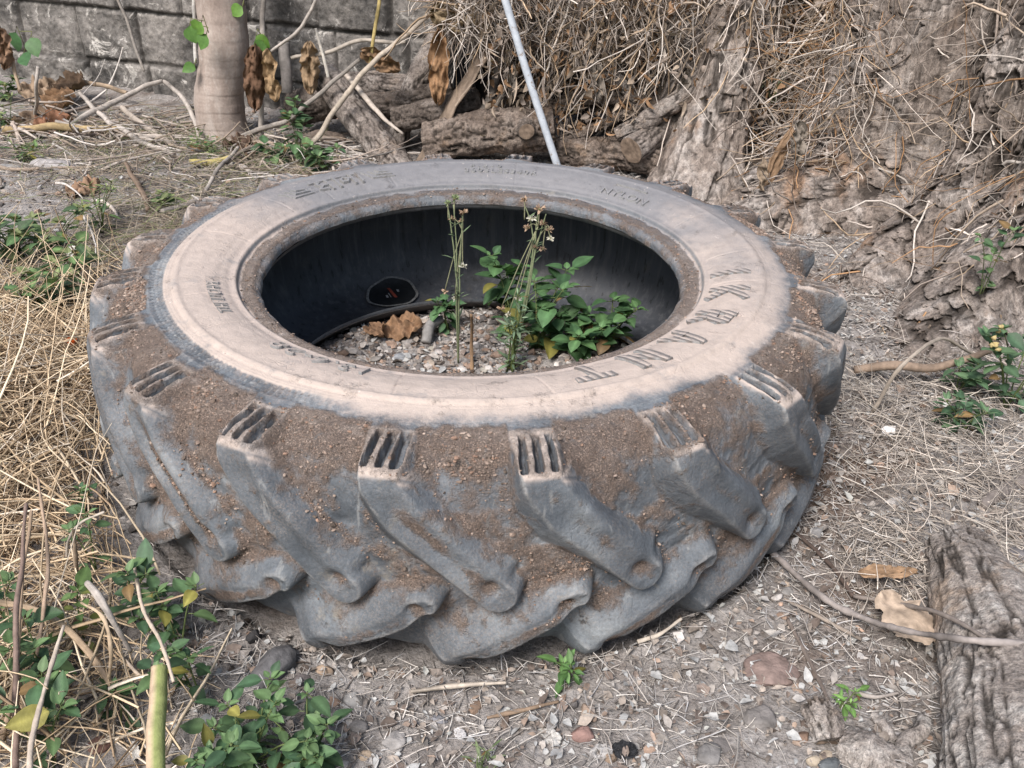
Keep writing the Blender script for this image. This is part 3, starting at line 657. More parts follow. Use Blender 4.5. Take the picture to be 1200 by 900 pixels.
b1 = 1-np.abs(fbm(Q+.02*fbm(Pt, 12, 2, 5)[..., None], 13, 4, 95))*3.4; c1 = sst(.55, .95, b1)
b2 = 1-np.abs(fbm(Pt, 24, 3, 97))*3.0; c2 = sst(.72, .99, b2)
plate = fbm(Pt*np.array([1, 1, .33]), 8, 4, 98); stp = sst(-.05, .05, plate)+.7*sst(.2, .28, plate)+.5*sst(-.32, -.25, plate)
rough_ = fbm(Pt, 34, 4, 99)
R1 = R0-.030*c1-.009*c2+.013*stp+.009*rough_+.007*fbm(Pt*np.array([1, 1, .6]), 80, 4, 100)
Pt = np.stack([TC[0]+R1*np.cos(PH), TC[1]+R1*np.sin(PH), ZT], -1)
cr_ = np.clip(c1*.95+c2*.6+.5*sst(-.08, -.35, rough_)+.25*(1-sst(-.02, .03, plate))*0, 0, 1)
big = tag(empty('big_tree', (TC[0], TC[1], 0)), 'huge rugged grey tree trunk with cracked bark and flared roots on the right', 'tree')
Pl = Pt-np.array([TC[0], TC[1], 0])
trunk = mk('trunk', Pl.reshape(-1, 3), gridf(nph, len(zt), True), M_TRUNK, big, attrs={'crack': cr_.ravel()})
def bigpart(name, path, rad, m, **k):
    o = column(name, [np.array(p)-np.array([TC[0], TC[1], 0]) for p in path], rad, m, big, **k); return o
bigpart('aerial_root', [gz(808, 222)+np.array([0, .02, -.08]), at(832, 160, 1.56), at(852, 80, 1.62), at(872, 0, 1.70), (.86, 1.85, 1.2)], [.16, .135, .115, .11, .12, .12], M_TRUNK, nu=160, nvv=380, lump=.030, lsc=7, seed=22, bark=.012, bsc=22)
0 and bigpart('aerial_root', [at(878, 240, 1.50), at(884, 120, 1.75), at(900, 0, 1.95), (1.0, 2.1, 1.1)], [.07, .06, .055, .06], M_ROOT, nu=70, nvv=180, lump=.02, lsc=9, seed=27, bark=.008, bsc=30)
# ---------------------------------------------------------------- logs, sticks
def log(name, label, cat, path, rad, m=None, cut=(False, True), group=None, seed=0, lump=.008, bark=.006, bsc=38, nu=56, nvv=120, vs=.5):
    o = column(name, path, rad, m or M_LOG, None, nu=nu, nvv=nvv, lump=lump, lsc=12, seed=seed, bark=bark, bsc=bsc, vs=vs)
    tag(o, label, cat, group)
    P = spline(path, 12)
    for e, on in ((0, cut[0]), (1, cut[1])):
        if on:
            c, t, r = (P[0], P[0]-P[1], rad[0]) if e == 0 else (P[-1], P[-1]-P[-2], rad[-1])
            t = t/np.linalg.norm(t); a = unit(np.cross(t, [0, 0.1, 1])); b = np.cross(t, a); n = 28; th = np.linspace(0, 2*np.pi, n, endpoint=False)
            rr = np.linspace(.02, .96, 7); X_ = c+t*.0025+((a*np.cos(th)[:, None]+b*np.sin(th)[:, None])[:, None]*(rr*r)[None, :, None])
            X_ = X_+t*(fbm(X_, 60, 2, 5)*.004)[..., None]
            mk('cut_end', X_.reshape(-1, 3), gridf(n, 7, True), M_CUT, o)
    return o
GL = 'logs stacked behind the tyre'
log('log', 'thick log slanting down to the tyre, nearest of the stacked logs', 'log', [at(378, 88, 1.80), at(425, 145, 1.68), at(475, 205, 1.58)], [.052, .056, .054], M_LOGPALE, bark=.0025, group=GL, seed=1, cut=(True, False))
log('log', 'log lying level behind the thick slanting log', 'log', [at(370, 98, 1.92), at(440, 98, 1.90), at(482, 102, 1.88)], [.040, .042, .040], M_LOGPALE, bark=.003, group=GL, seed=2)
log('log', 'log leaning up to the right beside the hanging brown leaf', 'log', [at(463, 168, 1.74), at(482, 110, 1.80), at(516, 40, 1.88)], [.042, .042, .040], M_LOGPALE, bark=.003, group=GL, seed=3, cut=(False, True))
log('log', 'dark log low in the stack, under the level log', 'log', [at(412, 128, 1.80), at(475, 120, 1.78), at(530, 104, 1.80)], [.045, .045, .042], group=GL, seed=4)
log('log', 'short dark log end at the left of the stack above the green sprig', 'log', [at(345, 128, 1.90), at(385, 118, 1.86), at(415, 110, 1.88)], [.062, .064, .060], group=GL, seed=5)
log('log', 'log lying behind the flat palm sheath', 'log', [at(462, 142, 1.66), at(520, 128, 1.66), at(560, 118, 1.70)], [.042, .044, .042], group=GL, seed=6)
log('log', 'fat dark log with a sawn branch stub, left of the pale pole', 'log', [at(500, 166, 1.58), at(570, 156, 1.56), at(648, 150, 1.58)], [.064, .070, .066], M_LOGBROWN, group=GL, seed=7, bark=.010, lump=.012)
log('branch_stub', 'sawn branch stub sticking out of the fat dark log', 'branch stub', [at(606, 140, 1.60), at(613, 148, 1.52), at(617, 154, 1.47)], [.032, .028, .026], seed=8)
log('log', 'log pointing at the tyre with its round cut end facing front, right of the pole', 'log', [at(812, 112, 1.72), at(775, 150, 1.58), at(740, 176, 1.47)], [.046, .046, .046], M_LOGPALE, bark=.003, group=GL, seed=9)
log('log', 'lowest dark log along the back of the tyre, right of the pole', 'log', [at(655, 176, 1.62), at(735, 182, 1.56), at(790, 194, 1.50)], [.05, .052, .05], M_LOGBROWN, group=GL, seed=10)
log('log', 'bent grey branch resting above the round cut end', 'log', [at(722, 158, 1.54), at(760, 140, 1.54), at(806, 108, 1.56), at(826, 80, 1.62)], [.022, .03, .032, .03], M_LOGPALE, bark=.003, group=GL, seed=11)
log('log', 'brown log high in the dark recess left of the aerial root', 'log', [at(690, 70, 2.05), at(745, 80, 2.0), at(800, 60, 2.05)], [.06, .065, .06], M_LOGBROWN, group=GL, seed=12)
log('log', 'small pale log poking out under the thin hanging vines', 'log', [at(676, 142, 1.9), at(712, 146, 1.84), at(742, 150, 1.82)], [.018, .018, .016], group=GL, seed=13)
GQ = 'thick roots behind the hanging creeper'
log('root', 'thick brown root running level behind the hanging creeper right of the pole', 'root', [at(640, 128, 1.72), at(705, 112, 1.68), at(775, 122, 1.66)], [.026, .030, .026], M_LOGBROWN, bark=.004, group=GQ, seed=14, cut=(False, False))
log('root', 'root slanting down to the right from the top of the pole', 'root', [at(606, 40, 1.70), at(660, 62, 1.66), at(728, 98, 1.66), at(765, 150, 1.64)], [.018, .022, .022, .016], M_LOGPALE, bark=.003, group=GQ, seed=15, cut=(False, False))
log('root', 'grey root leaning to the left against the aerial root', 'root', [at(826, 30, 1.62), at(790, 90, 1.60), at(768, 165, 1.56)], [.016, .018, .014], M_LOGPALE, bark=.003, group=GQ, seed=16, cut=(False, False))
log('root', 'brown root crossing low between the pole and the round cut log', 'root', [at(648, 168, 1.60), at(692, 152, 1.62), at(744, 128, 1.64)], [.016, .018, .016], M_LOGBROWN, bark=.003, group=GQ, seed=17)
# bottom right stump log and wood scraps
log('rotten_log', 'large weathered grey brown log with peeling bark at the lower right corner', 'log', [gz(1120, 640, .02), gz(1150, 700, .035), gz(1180, 800, .04), gz(1195, 920, .045), gz(1205, 1010, .04)], [.045, .068, .080, .084, .085], M_DEADWOOD, seed=31, lump=.010, bark=.005, bsc=34, nu=160, nvv=320, cut=(False, False), vs=.16)
log('wood_block', 'knotty round wood chunk near the bottom edge right of centre', 'wood chunk', [gz(955, 828, .02), gz(966, 845, .024), gz(972, 868, .014)], [.016, .021, .018], M_DEADWOOD, seed=32, bark=.005, bsc=60, cut=(False, True))
log('wood_block', 'smooth grey wood chunk at the bottom edge beside the pebbles', 'wood chunk', [gz(985, 872, .012), gz(1015, 884, .016), gz(1058, 902, .012)], [.018, .027, .016], M_DEADWOOD, seed=33, bark=.004, bsc=50, cut=(False, False))
log('branch_piece', 'crooked pale branch piece in front of the rotten log', 'branch', [gz(1084, 842, .012), gz(1078, 858, .016), gz(1060, 872, .012), gz(1062, 905, .012)], [.009, .011, .010, .011], M_DEADWOOD, seed=34, bark=.001, lump=.003, cut=(False, False), nu=24)
log('branch_piece', 'short pale stick lying left of the crooked branch piece', 'branch', [gz(1023, 838, .008), gz(1036, 850, .010), gz(1048, 868, .008)], [.007, .0085, .007], M_DEADWOOD, seed=35, bark=.001, lump=.002, cut=(False, False), nu=24)

def stick(name, label, cat, path, rad, c, group=None, rough=.0012, n=40, sides=10, flat=1.0, m=None, seed=0, two=None):
    if name == 'dry_stem': rad = [q_*.62 for q_ in rad]
    mb = MB(); P = spline(path, n); r = np.interp(np.linspace(0, 1, n), np.linspace(0, 1, len(rad)), rad)
    P = P+(np.stack([fbm(P, 9, 2, seed+k) for k in range(3)], -1))*(0 if name == 'pale_pole' else min(.012, r.mean()*1.2))
    V_, F_ = tube(P, r, sides, rough=rough, rs=70, seed=seed, flat=flat)
    rm_ = r.mean(); P0_ = np.repeat(P, sides, 0); sg = np.tile(np.arange(sides), n); fib = _h(sg, sg*0+seed, sg*0, 3); fib = np.concatenate([fib, [0, 0]])
    cc = np.array(c)*(1+.30*fbm(V_, 25, 3, seed+4)+.16*fib-.45*sst(.25, .5, fbm(V_, 13, 3, seed+14)))[:, None]
    if two is not None:
        k_ = sst(.35, .8, np.cos(np.concatenate([np.tile(np.linspace(0, 2*np.pi, sides, endpoint=False), n), [0, 0]])-.6))[:, None]; cc = cc*(1-k_)+np.array(two)*k_
    mb.add(V_, F_, cc)
    return tag(mb.build(name, m or M_STRAW), label, cat, group)
PALE = (.40, .36, .33); TAN = (.34, .26, .19); GREYW = (.26, .235, .215); BRN = (.17, .125, .095); OLIVE = (.36, .30, .12)
pole = stick('pale_pole', 'straight bluish white pole standing behind the tyre', 'pole', [at(655, 200, 1.34), at(619, 90, 1.38), at(589, -10, 1.42), at(561, -100, 1.46)], [.0115, .0118, .0115, .011], (.5, .55, .62), m=M_POLE, rough=.0005, n=60)
GS = 'dry sticks scattered before the wall'
def gs(px, py, h): p = gz(px, py); return np.array([p[0], p[1], gh(p[0], p[1])+h])
stick('stick', 'long white stick lying from the stones towards the slim tree', 'stick', [gs(75, 158, .02), gs(130, 138, .07), gs(197, 125, .10)], [.010, .011, .008], PALE, GS, seed=1)
stick('stick', 'pale stick bent down to the ground just left of the slim tree', 'stick', [gs(197, 125, .10), gs(222, 138, .06), gs(236, 162, .02)], [.008, .009, .008], PALE, GS, seed=2)
stick('stick', 'thick yellow brown stick lying at the left edge', 'stick', [gs(5, 162, .03), gs(70, 160, .04), gs(144, 157, .035)], [.013, .014, .015], (.36, .27, .15), GS, seed=3)
stick('stick', 'brown topped stick slanting down to the right below the white stick', 'stick', [gs(146, 142, .07), gs(180, 160, .03), gs(200, 172, .015)], [.010, .011, .009], (.36, .31, .27), GS, seed=4)
stick('stick', 'pale stick running down to the right from the leaf pile', 'stick', [gs(84, 108, .07), gs(112, 138, .06), gs(160, 168, .03), gs(205, 185, .02)], [.007, .009, .010, .008], PALE, GS, seed=5)
stick('stick', 'thin stick lying level near the foot of the wall', 'stick', [gs(95, 118, .08), gs(150, 122, .06)], [.010, .008], TAN, GS, seed=6)
stick('stick', 'greenish cut stem lying at the foot of the slim tree', 'stick', [gs(220, 196, .02), gs(250, 195, .025), gs(275, 192, .03)], [.009, .012, .014], OLIVE, GS, seed=7)
stick('stick', 'pale stick crossing from the green stem down to the tyre', 'stick', [gs(282, 190, .06), gs(258, 215, .04), gs(240, 236, .02)], [.006, .007, .006], PALE, GS, seed=8)
stick('stick', 'short white stick right of the slim tree foot', 'stick', [gs(272, 196, .02), gs(288, 204, .02), gs(300, 212, .01)], [.008, .009, .007], PALE, GS, seed=9)
stick('stick', 'grey stick lying behind the tyre shoulder on the left', 'stick', [gs(190, 258, .03), gs(214, 250, .025), gs(235, 243, .02)], [.008, .009, .008], GREYW, GS, seed=10)
stick('stick', 'brown forked stick on bare soil left of the tyre', 'stick', [gs(150, 212, .04), gs(165, 232, .03), gs(174, 252, .012)], [.006, .009, .007], BRN, GS, seed=11)
stick('stick', 'upright thin stick left of the leaf pile', 'stick', [gs(41, 140, 0), at(42, 105, 1.72), at(45, 78, 1.72)], [.007, .006, .006], PALE, GS, seed=12)
GV = 'vertical stems before the wall'
wy = 1.70
stick('stem', 'grey stem curving down the wall left of the slim tree', 'stem', [at(132, -20, 1.98), at(150, 30, 1.98), at(168, 84, 1.94)], [.0055, .0055, .005], GREYW, GV, seed=13)
stick('stem', 'brown stem leaning in at the left edge of the wall', 'stem', [at(-10, 10, 1.9), at(10, 60, 1.9), at(23, 105, 1.85)], [.007, .007, .006], TAN, GV, seed=14)
stick('stem', 'white stem running up beside the slim tree on its left', 'stem', [at(229, 75, 1.80), at(228, 30, 1.84), at(226, -20, 1.84)], [.006, .006, .006], (.5, .48, .46), GV, seed=15)
stick('stem', 'pale upright stem right of the slim tree', 'stem', [at(306, 158, 1.76), at(306, 85, 1.76), at(310, -20, 1.8)], [.010, .009, .009], PALE, GV, seed=16)
stick('stem', 'grey post leaning on the wall right of the slim tree', 'stem', [at(336, 108, 1.80), at(335, 75, 1.82), at(334, 48, 1.84)], [.020, .021, .021], (.24, .22, .21), GV, seed=17)
stick('stem', 'white thin stem rising between the two brown leaves', 'stem', [at(385, 90, 1.7), at(378, 60, 1.72), at(370, 33, 1.74)], [.006, .005, .004], (.45, .42, .38), GV, seed=18)
stick('stem', 'long pale stem arching up to the right from the slim tree', 'stem', [at(318, 60, 1.72), at(350, 35, 1.70), at(375, -12, 1.70)], [.005, .006, .006], PALE, GV, seed=19)
stick('stem', 'thin grey stem slanting from the slim tree foot across to the logs', 'stem', [gs(282, 165, .02), at(330, 143, 1.70), at(372, 112, 1.68), at(420, 70, 1.66)], [.009, .008, .008, .006], GREYW, GV, seed=20)
stick('stem', 'straw coloured stem crossing from the tyre edge to the top left of the logs', 'stem', [gs(348, 192, .01), at(385, 140, 1.60), at(430, 80, 1.62), at(512, 10, 1.66)], [.010, .0095, .009, .007], (.36, .31, .26), GV, seed=21)
stick('stem', 'yellow stem standing at the top behind the logs', 'stem', [at(433, 75, 1.66), at(438, 30, 1.68), at(446, -15, 1.70)], [.006, .006, .006], (.38, .30, .13), GV, seed=22)
stick('stem', 'pale horizontal twig above the level log', 'stem', [at(340, 68, 1.72), at(385, 62, 1.74), at(420, 48, 1.76), at(476, 49, 1.74)], [.006, .007, .007, .006], (.36, .32, .28), GV, seed=23)
stick('stem', 'split white stick lying on the thick slanting log', 'stem', [at(404, 88, 1.72), at(432, 120, 1.62), at(472, 158, 1.55)], [.008, .009, .004], (.40, .35, .31), GV, seed=24)
stick('stem', 'slim dark upright twig between palm sheath and logs', 'stem', [at(551, 150, 1.80), at(552, 100, 1.82), at(553, 60, 1.84)], [.006, .006, .005], BRN, GV, seed=25)
stick('stem', 'grey curved stem right of the flat palm sheath', 'stem', [gs(528, 182, .01), at(560, 138, 1.66), at(582, 90, 1.70), at(590, 15, 1.74)], [.014, .014, .013, .010], (.27, .235, .21), GV, seed=26)
stick('stem', 'second thinner stem beside the grey curved stem', 'stem', [gs(545, 178, .01), at(580, 125, 1.66), at(610, 75, 1.72), at(640, 40, 1.76)], [.008, .007, .006, .005], (.31, .27, .24), GV, seed=27)
stick('stem', 'dark upright twig right of the pole', 'stem', [at(690, 188, 1.7), at(690, 140, 1.74), at(692, 108, 1.78)], [.006, .006, .005], BRN, GV, seed=28)
stick('stem', 'grey twig slanting up to the right from the foot of the pole', 'stem', [at(660, 186, 1.62), at(700, 160, 1.66), at(725, 135, 1.74)], [.007, .0065, .005], GREYW, GV, seed=29)
stick('palm_sheath', 'flat light brown palm sheath leaning behind the tyre left of the pole', 'palm sheath', [gs(490, 196, -.02), at(530, 125, 1.60), at(575, 55, 1.64), at(622, -10, 1.70)], [.050, .046, .036, .020], (.24, .185, .145), flat=.22, n=60, sides=16, rough=.004, seed=30, m=M_DRYLEAF)
# long twig on the right, others on the right
def gr(px, py, h=.006):
    p = gz(px, py, h); return np.array([p[0], p[1], gh(p[0], p[1])+h])
GT = 'twigs lying on the litter'
stick('twig', 'long grey twig running from the tyre to the right edge', 'twig', [gr(905, 645, .012), gr(960, 690, .02), gr(1010, 716, .03), gr(1070, 733, .075), gr(1140, 740, .125), gr(1215, 745, .135)], [.0052, .005, .0048, .0045, .005, .0055], (.27, .24, .23), GT, n=140, rough=.0022, seed=40)
stick('twig', 'thin twig arching over the pale bark scrap', 'twig', [gr(1003, 696, .012), gr(1060, 705, .04), gr(1110, 712, .095), gr(1160, 738, .125)], [.003, .0035, .0035, .003], (.21, .18, .165), GT, seed=41)
stick('twig', 'dark thin twig by the tyre above the long grey twig', 'twig', [gr(935, 622, .01), gr(970, 655, .012), gr(1000, 695, .01)], [.003, .0034, .003], (.10, .075, .065), GT, seed=42)
stick('twig', 'short twig pointing down between red rock and green sprig', 'twig', [gr(925, 722, .008), gr(950, 770, .008), gr(972, 820, .006)], [.0028, .003, .0025], (.17, .14, .125), GT, seed=43)
stick('twig', 'pale straw lying in front of the tyre', 'twig', [gr(482, 806, .012), gr(540, 801, .014), gr(592, 796, .012)], [.0028, .0032, .002], (.48, .42, .36), GT, seed=44)
stick('twig', 'brown twig lying below the pale straw', 'twig', [gr(570, 838, .006), gr(610, 829, .012), gr(655, 817, .01)], [.0025, .003, .002], (.25, .18, .13), GT, seed=45)
stick('twig', 'white straw poking out from under the tyre at right', 'twig', [gr(748, 748, .012), gr(775, 740, .016), gr(800, 722, .03)], [.0028, .003, .002], (.5, .44, .38), GT, seed=46)
stick('twig', 'brown stick at the upper right beside the tree root', 'twig', [gr(1000, 432, .03), gr(1050, 428, .05), gr(1100, 430, .05), gr(1160, 412, .09)], [.009, .010, .009, .006], (.24, .18, .14), GT, seed=47)
stick('twig', 'pale arched stalk rising from the litter at upper right', 'twig', [gr(1022, 482, .012), gr(1060, 425, .13), gr(1102, 397, .13), gr(1145, 418, .05)], [.004, .004, .0036, .003], (.33, .285, .245), GT, seed=48)
stick('twig', 'grey driftwood stick at the right edge', 'twig', [gr(1150, 585, .01), gr(1180, 572, .012), gr(1215, 560, .014)], [.010, .013, .013], (.20, .175, .165), GT, seed=49)
stick('twig', 'thin forked twig lying left of the pale bark scrap', 'twig', [gr(920, 697, .01), gr(970, 722, .014), gr(1012, 745, .012)], [.002, .0028, .003], (.26, .22, .19), GT, seed=50)
stick('twig', 'curved pale twig below the green sprig', 'twig', [gr(1000, 808, .01), gr(1025, 815, .014), gr(1055, 808, .01)], [.003, .003, .002], (.30, .27, .25), GT, seed=51)
# left: cut stalk and tall dry stems
stick('cut_stalk', 'thick yellow green cut stalk standing at the bottom left', 'stalk', [gz(188, 930, .06), gz(190, 850, .10), gz(191, 778, .13)], [.0108, .0108, .0100], (.42, .32, .23), n=40, two=(.25, .28, .11), rough=.0008, seed=60)
GD = 'tall dry stems on the left'
def lst(pts, hs): return [gz(x, y, h) for (x, y), h in zip(pts, hs)]
stick('dry_stem', 'pale dry stem bending down onto the cut stalk', 'dry stem', lst([(158, 660), (168, 715), (190, 755), (203, 798)], [.10, .13, .15, .15]), [.0035, .004, .004, .0035], (.46, .38, .31), GD, seed=61)
stick('dry_stem', 'tall brown stem leaning at the far lower left', 'dry stem', lst([(35, 600), (22, 720), (18, 800), (-4, 880)], [.20, .12, .07, .02]), [.0035, .005, .006, .006], (.34, .25, .18), GD, seed=62)
stick('dry_stem', 'long stem with a straw tip left of the cut stalk', 'dry stem', lst([(75, 733), (58, 790), (40, 862), (36, 910)], [.14, .12, .10, .08]), [.0035, .0045, .005, .005], (.46, .39, .33), GD, seed=63)
stick('dry_stem', 'dark purple brown stem rising through the dead grass', 'dry stem', lst([(32, 590), (27, 660), (20, 720), (16, 820), (20, 900)], [.22, .17, .13, .07, .04]), [.0035, .0045, .0055, .0065, .007], (.20, .145, .125), GD, seed=64)
stick('dry_stem', 'curved pinkish stem in the dead grass', 'dry stem', lst([(45, 560), (55, 640), (52, 700), (42, 770)], [.20, .15, .12, .06]), [.003, .004, .004, .004], (.38, .28, .21), GD, seed=65)
stick('dry_stem', 'thick tan stem lying across the dead grass', 'dry stem', lst([(-5, 705), (55, 720), (100, 760), (135, 812)], [.08, .08, .05, .03]), [.007, .0075, .007, .006], (.36, .27, .19), GD, seed=66)
stick('dry_stem', 'white stem hooking over beside the tyre', 'dry stem', lst([(122, 600), (95, 612), (80, 632), (78, 652)], [.14, .13, .10, .06]), [.002, .0032, .0035, .003], (.50, .44, .38), GD, seed=67)
stick('dry_stem', 'frayed grey stem with a bent white top', 'dry stem', lst([(100, 682), (118, 700), (135, 730), (152, 765)], [.12, .12, .09, .03]), [.007, .009, .006, .005], (.40, .36, .33), GD, seed=68)
stick('dry_stem', 'short brown upright stem between grass and weeds', 'dry stem', lst([(88, 620), (90, 650), (92, 672)], [.13, .09, .05]), [.004, .005, .005], (.30, .23, .17), GD, seed=69)
stick('dry_stem', 'pale wavy stem crossing the weeds below the frayed stem', 'dry stem', lst([(138, 762), (160, 788), (184, 802)], [.04, .04, .03]), [.0025, .003, .002], (.44, .36, .29), GD, seed=70)
stick('dry_stem', 'tan drooping loop left of the weeds', 'dry stem', lst([(95, 705), (120, 722), (130, 760), (128, 800)], [.12, .13, .10, .03]), [.003, .004, .004, .003], (.44, .34, .24), GD, seed=71)
# ---------------------------------------------------------------- loose stuff
def region(N, poly_px=None, box=None):
    x = RNG.uniform(box[0], box[1], N); y = RNG.uniform(box[2], box[3], N); return x, y
def keep_free(x, y, r0=.60): return np.hypot(x, y) > r0
def pal(N, cols, w=None, v=.25):
    c = 1.18*np.array(cols)[RNG.choice(len(cols), N, p=w)]; return c*(1+v*RNG.normal(size=(N, 1))).clip(.35, 1.7)
def leftness(x, y):   # 1 where the golden dead grass lies
    return sst(-.30, -.48, x + .22*(y+.45)+.07*vnoise(np.stack([x*6, y*6, 0*x], -1), 5))*sst(.50, .30, y)
# dead grass bits over the litter
N = 120000
x = RNG.uniform(-2.3, 1.75, N); y = np.where(RNG.random(N) < .72, RNG.uniform(-.95, .75, N), RNG.uniform(.75, 2.3, N))
d = fbm(np.stack([x, y, 0*x], -1), 5, 3, 55)
soil = sst(-.2, -.9, x)*sst(.35, .8, y)                   # barer soil to the back left
k = keep_free(x, y) & (RNG.random(N) < (.62+1.0*d)*(1-.72*soil)) & (leftness(x, y) < RNG.random(N)+.2)
x, y = x[k], y[k]; N = len(x)
L = np.minimum(RNG.gamma(1.9, .0105, N)+.006, .11); rad = RNG.uniform(.0005, .00115, N)*(1+4*L)
a = RNG.uniform(0, 2*np.pi, N)
p0 = np.stack([x, y, gh(x, y)+RNG.exponential(.005, N)+.002], -1); d0 = np.stack([np.cos(a), np.sin(a), RNG.normal(0, .22, N)], -1)
V_, F_, ix = strands(p0, d0, L, 5, rad, .22, .25, floor=lambda a, b: gh(a, b)+.001, curl=.3)
c = pal(N, [(.41, .38, .355), (.31, .282, .265), (.53, .50, .475), (.215, .19, .175), (.40, .388, .39), (.12, .105, .098)], [.28, .25, .13, .15, .12, .07])
tag(mk('grass_litter', V_, F_, M_STRAW, col=c[ix]), 'broken dead grass scattered over the soil around the tyre', 'dead grass', kind='stuff')
# flat flakes, bark crumbs and ash
N = 60000
x = RNG.uniform(-1.7, 1.6, N); y = np.where(RNG.random(N) < .75, RNG.uniform(-.95, .7, N), RNG.uniform(.7, 2.2, N))
k = (keep_free(x, y) | (np.hypot(x, y) < .40)) & (leftness(x, y) < RNG.random(N)) & (RNG.random(N) < .85-.45*sst(-.3, -.9, x)*sst(.4, .8, y)); x, y = x[k], y[k]; N = len(x)
b = np.stack([x, y, gh(x, y)+RNG.uniform(.001, .009, N)], -1); a = RNG.uniform(0, 2*np.pi, N)
dd_ = np.stack([np.cos(a), np.sin(a), RNG.normal(0, .35, N)], -1); up = unit(np.stack([RNG.normal(0, .5, N), RNG.normal(0, .5, N), np.ones(N)], -1))
L = np.minimum(RNG.gamma(2, .0042, N)+.0035, .026); Wd = L*RNG.uniform(.25, .8, N)
V_, F_, ix = leaves(b, dd_, up, L, Wd, .5, .35, 'round', 4)
c = pal(N, [(.35, .32, .30), (.25, .215, .19), (.43, .405, .395), (.15, .12, .105), (.25, .19, .155), (.36, .345, .34)], [.28, .26, .14, .18, .10, .04])
c = np.minimum(c, .40); tag(mk('litter_flakes', V_, F_, M_CHIP, col=c[ix]), 'flat crumbs of bark, ash and leaf on the soil', 'litter', kind='stuff')
# small gravel
N = 16000
x = RNG.uniform(-1.9, 1.4, N); y = RNG.uniform(-.95, 2.2, N); r_ = np.hypot(x, y)
k = ((r_ > .62) | (r_ < .40)) & (RNG.random(N) < np.where(r_ < .4, 1, np.where((y > .4) & (x < -.4), .85, .5+.8*vnoise(np.stack([x*4, y*4, 0*x], -1), 8)))); x, y = x[k], y[k]; N = len(x)
x = np.concatenate([x, RNG.uniform(-.38, .38, 6500)]); y = np.concatenate([y, RNG.uniform(-.1, .38, 6500)]); ok = (np.hypot(x, y) < .37) | (np.arange(len(x)) < N); x, y = x[ok], y[ok]; N = len(x)
R_ = np.minimum(RNG.gamma(1.6, .0022, N)+.0014, .013)*np.where(np.hypot(x, y) < .4, .85, 1)
V_, F_, c = rocks_batch(np.stack([x, y, gh(x, y)+R_*.3], -1), R_, pal(N, [(.25, .225, .21), (.17, .145, .13), (.33, .31, .30), (.26, .185, .145), (.12, .11, .108)]))
tag(mk('gravel', V_, F_, M_STONE, smooth=False, col=c), 'small gravel and crumbs of soil strewn on the ground', 'gravel', kind='stuff')
# golden mat of dead grass on the left
N = 19000
x = RNG.uniform(-1.75, -.2, N); y = RNG.uniform(-.95, .75, N); lf = leftness(x, y)
k = (RNG.random(N) < lf*(.50+.5*sst(-.62, -.2, y))) & keep_free(x, y, .64); x, y = x[k], y[k]; N = len(x)
L = RNG.uniform(.08, .38, N); rad = RNG.uniform(.0008, .0023, N)*np.where(RNG.random(N) < .08, 1.7, 1); a = RNG.normal(2.3, .9, N)+np.where(RNG.random(N) < .3, RNG.uniform(0, 6, N), 0)
p0 = np.stack([x, y, gh(x, y)+RNG.uniform(0, .055, N)], -1); d0 = np.stack([np.cos(a), np.sin(a), RNG.normal(.05, .3, N)], -1)
def flr(a, b):
    z_ = gh(a, b); r = np.hypot(a, b); return np.where(r < .655, .36, z_)
V_, F_, ix = strands(p0, d0, L, 9, rad, .20, .5, floor=lambda a, b: gh(a, b)+.002, curl=.35)
bad = (np.hypot(V_[:, 0], V_[:, 1]) < .655) | ((V_[:, 0] > -.27) & (V_[:, 1] < 0)); bs_ = np.zeros(N, bool); bs_[ix[bad]] = True; kf = ~bs_[ix[F_[:, 0]]]; F_ = F_[kf]
c = pal(N, [(.50, .39, .27), (.40, .30, .20), (.62, .51, .38), (.25, .18, .12), (.55, .48, .40)], [.34, .26, .18, .12, .10])
tag(mk('dead_grass_mat', V_, F_, M_STRAW, col=c[ix]), 'golden mat of dead grass left of the tyre', 'dead grass', kind='stuff')
# dry curling grass in patches: right upper litter and back left
def patch_straw(name, label, cen, n, lm, r, cols, rad=(.0006, .0014), h=.03, up=.15):
    cx = np.array(cen); q_ = RNG.integers(0, len(cx), n); x = cx[q_, 0]+RNG.normal(0, cx[q_, 2]); y = cx[q_, 1]+RNG.normal(0, cx[q_, 2])
    k = keep_free(x, y, .68); x, y = x[k], y[k]; n = len(x); a = RNG.uniform(0, 6.28, n)
    p0 = np.stack([x, y, gh(x, y)+RNG.uniform(0, h, n)], -1); d0 = np.stack([np.cos(a), np.sin(a), RNG.normal(up, .3, n)], -1)
    V_, F_, ix = strands(p0, d0, RNG.uniform(lm*.4, lm*1.4, n), 8, RNG.uniform(*rad, n), .22, .6, floor=lambda a, b: gh(a, b)+.002, curl=.45)
    bad = (np.hypot(V_[:, 0], V_[:, 1]) < .665); bs_ = np.zeros(n, bool); bs_[ix[bad]] = True; F_ = F_[~bs_[ix[F_[:, 0]]]]
    return tag(mk(name, V_, F_, M_STRAW, col=pal(n, cols)[ix]), label, 'dead grass', kind='stuff')
patch_straw('straw_tangle', 'pale straw tangled on the litter right of the tyre', [(.80, .10, .10), (.95, .0, .12), (1.05, -.2, .10), (.84, -.12, .10), (.92, -.36, .08), (.72, -.35, .07), (1.05, .2, .1)], 1500, .11, 0, [(.40, .36, .32), (.48, .43, .385), (.30, .26, .23)])
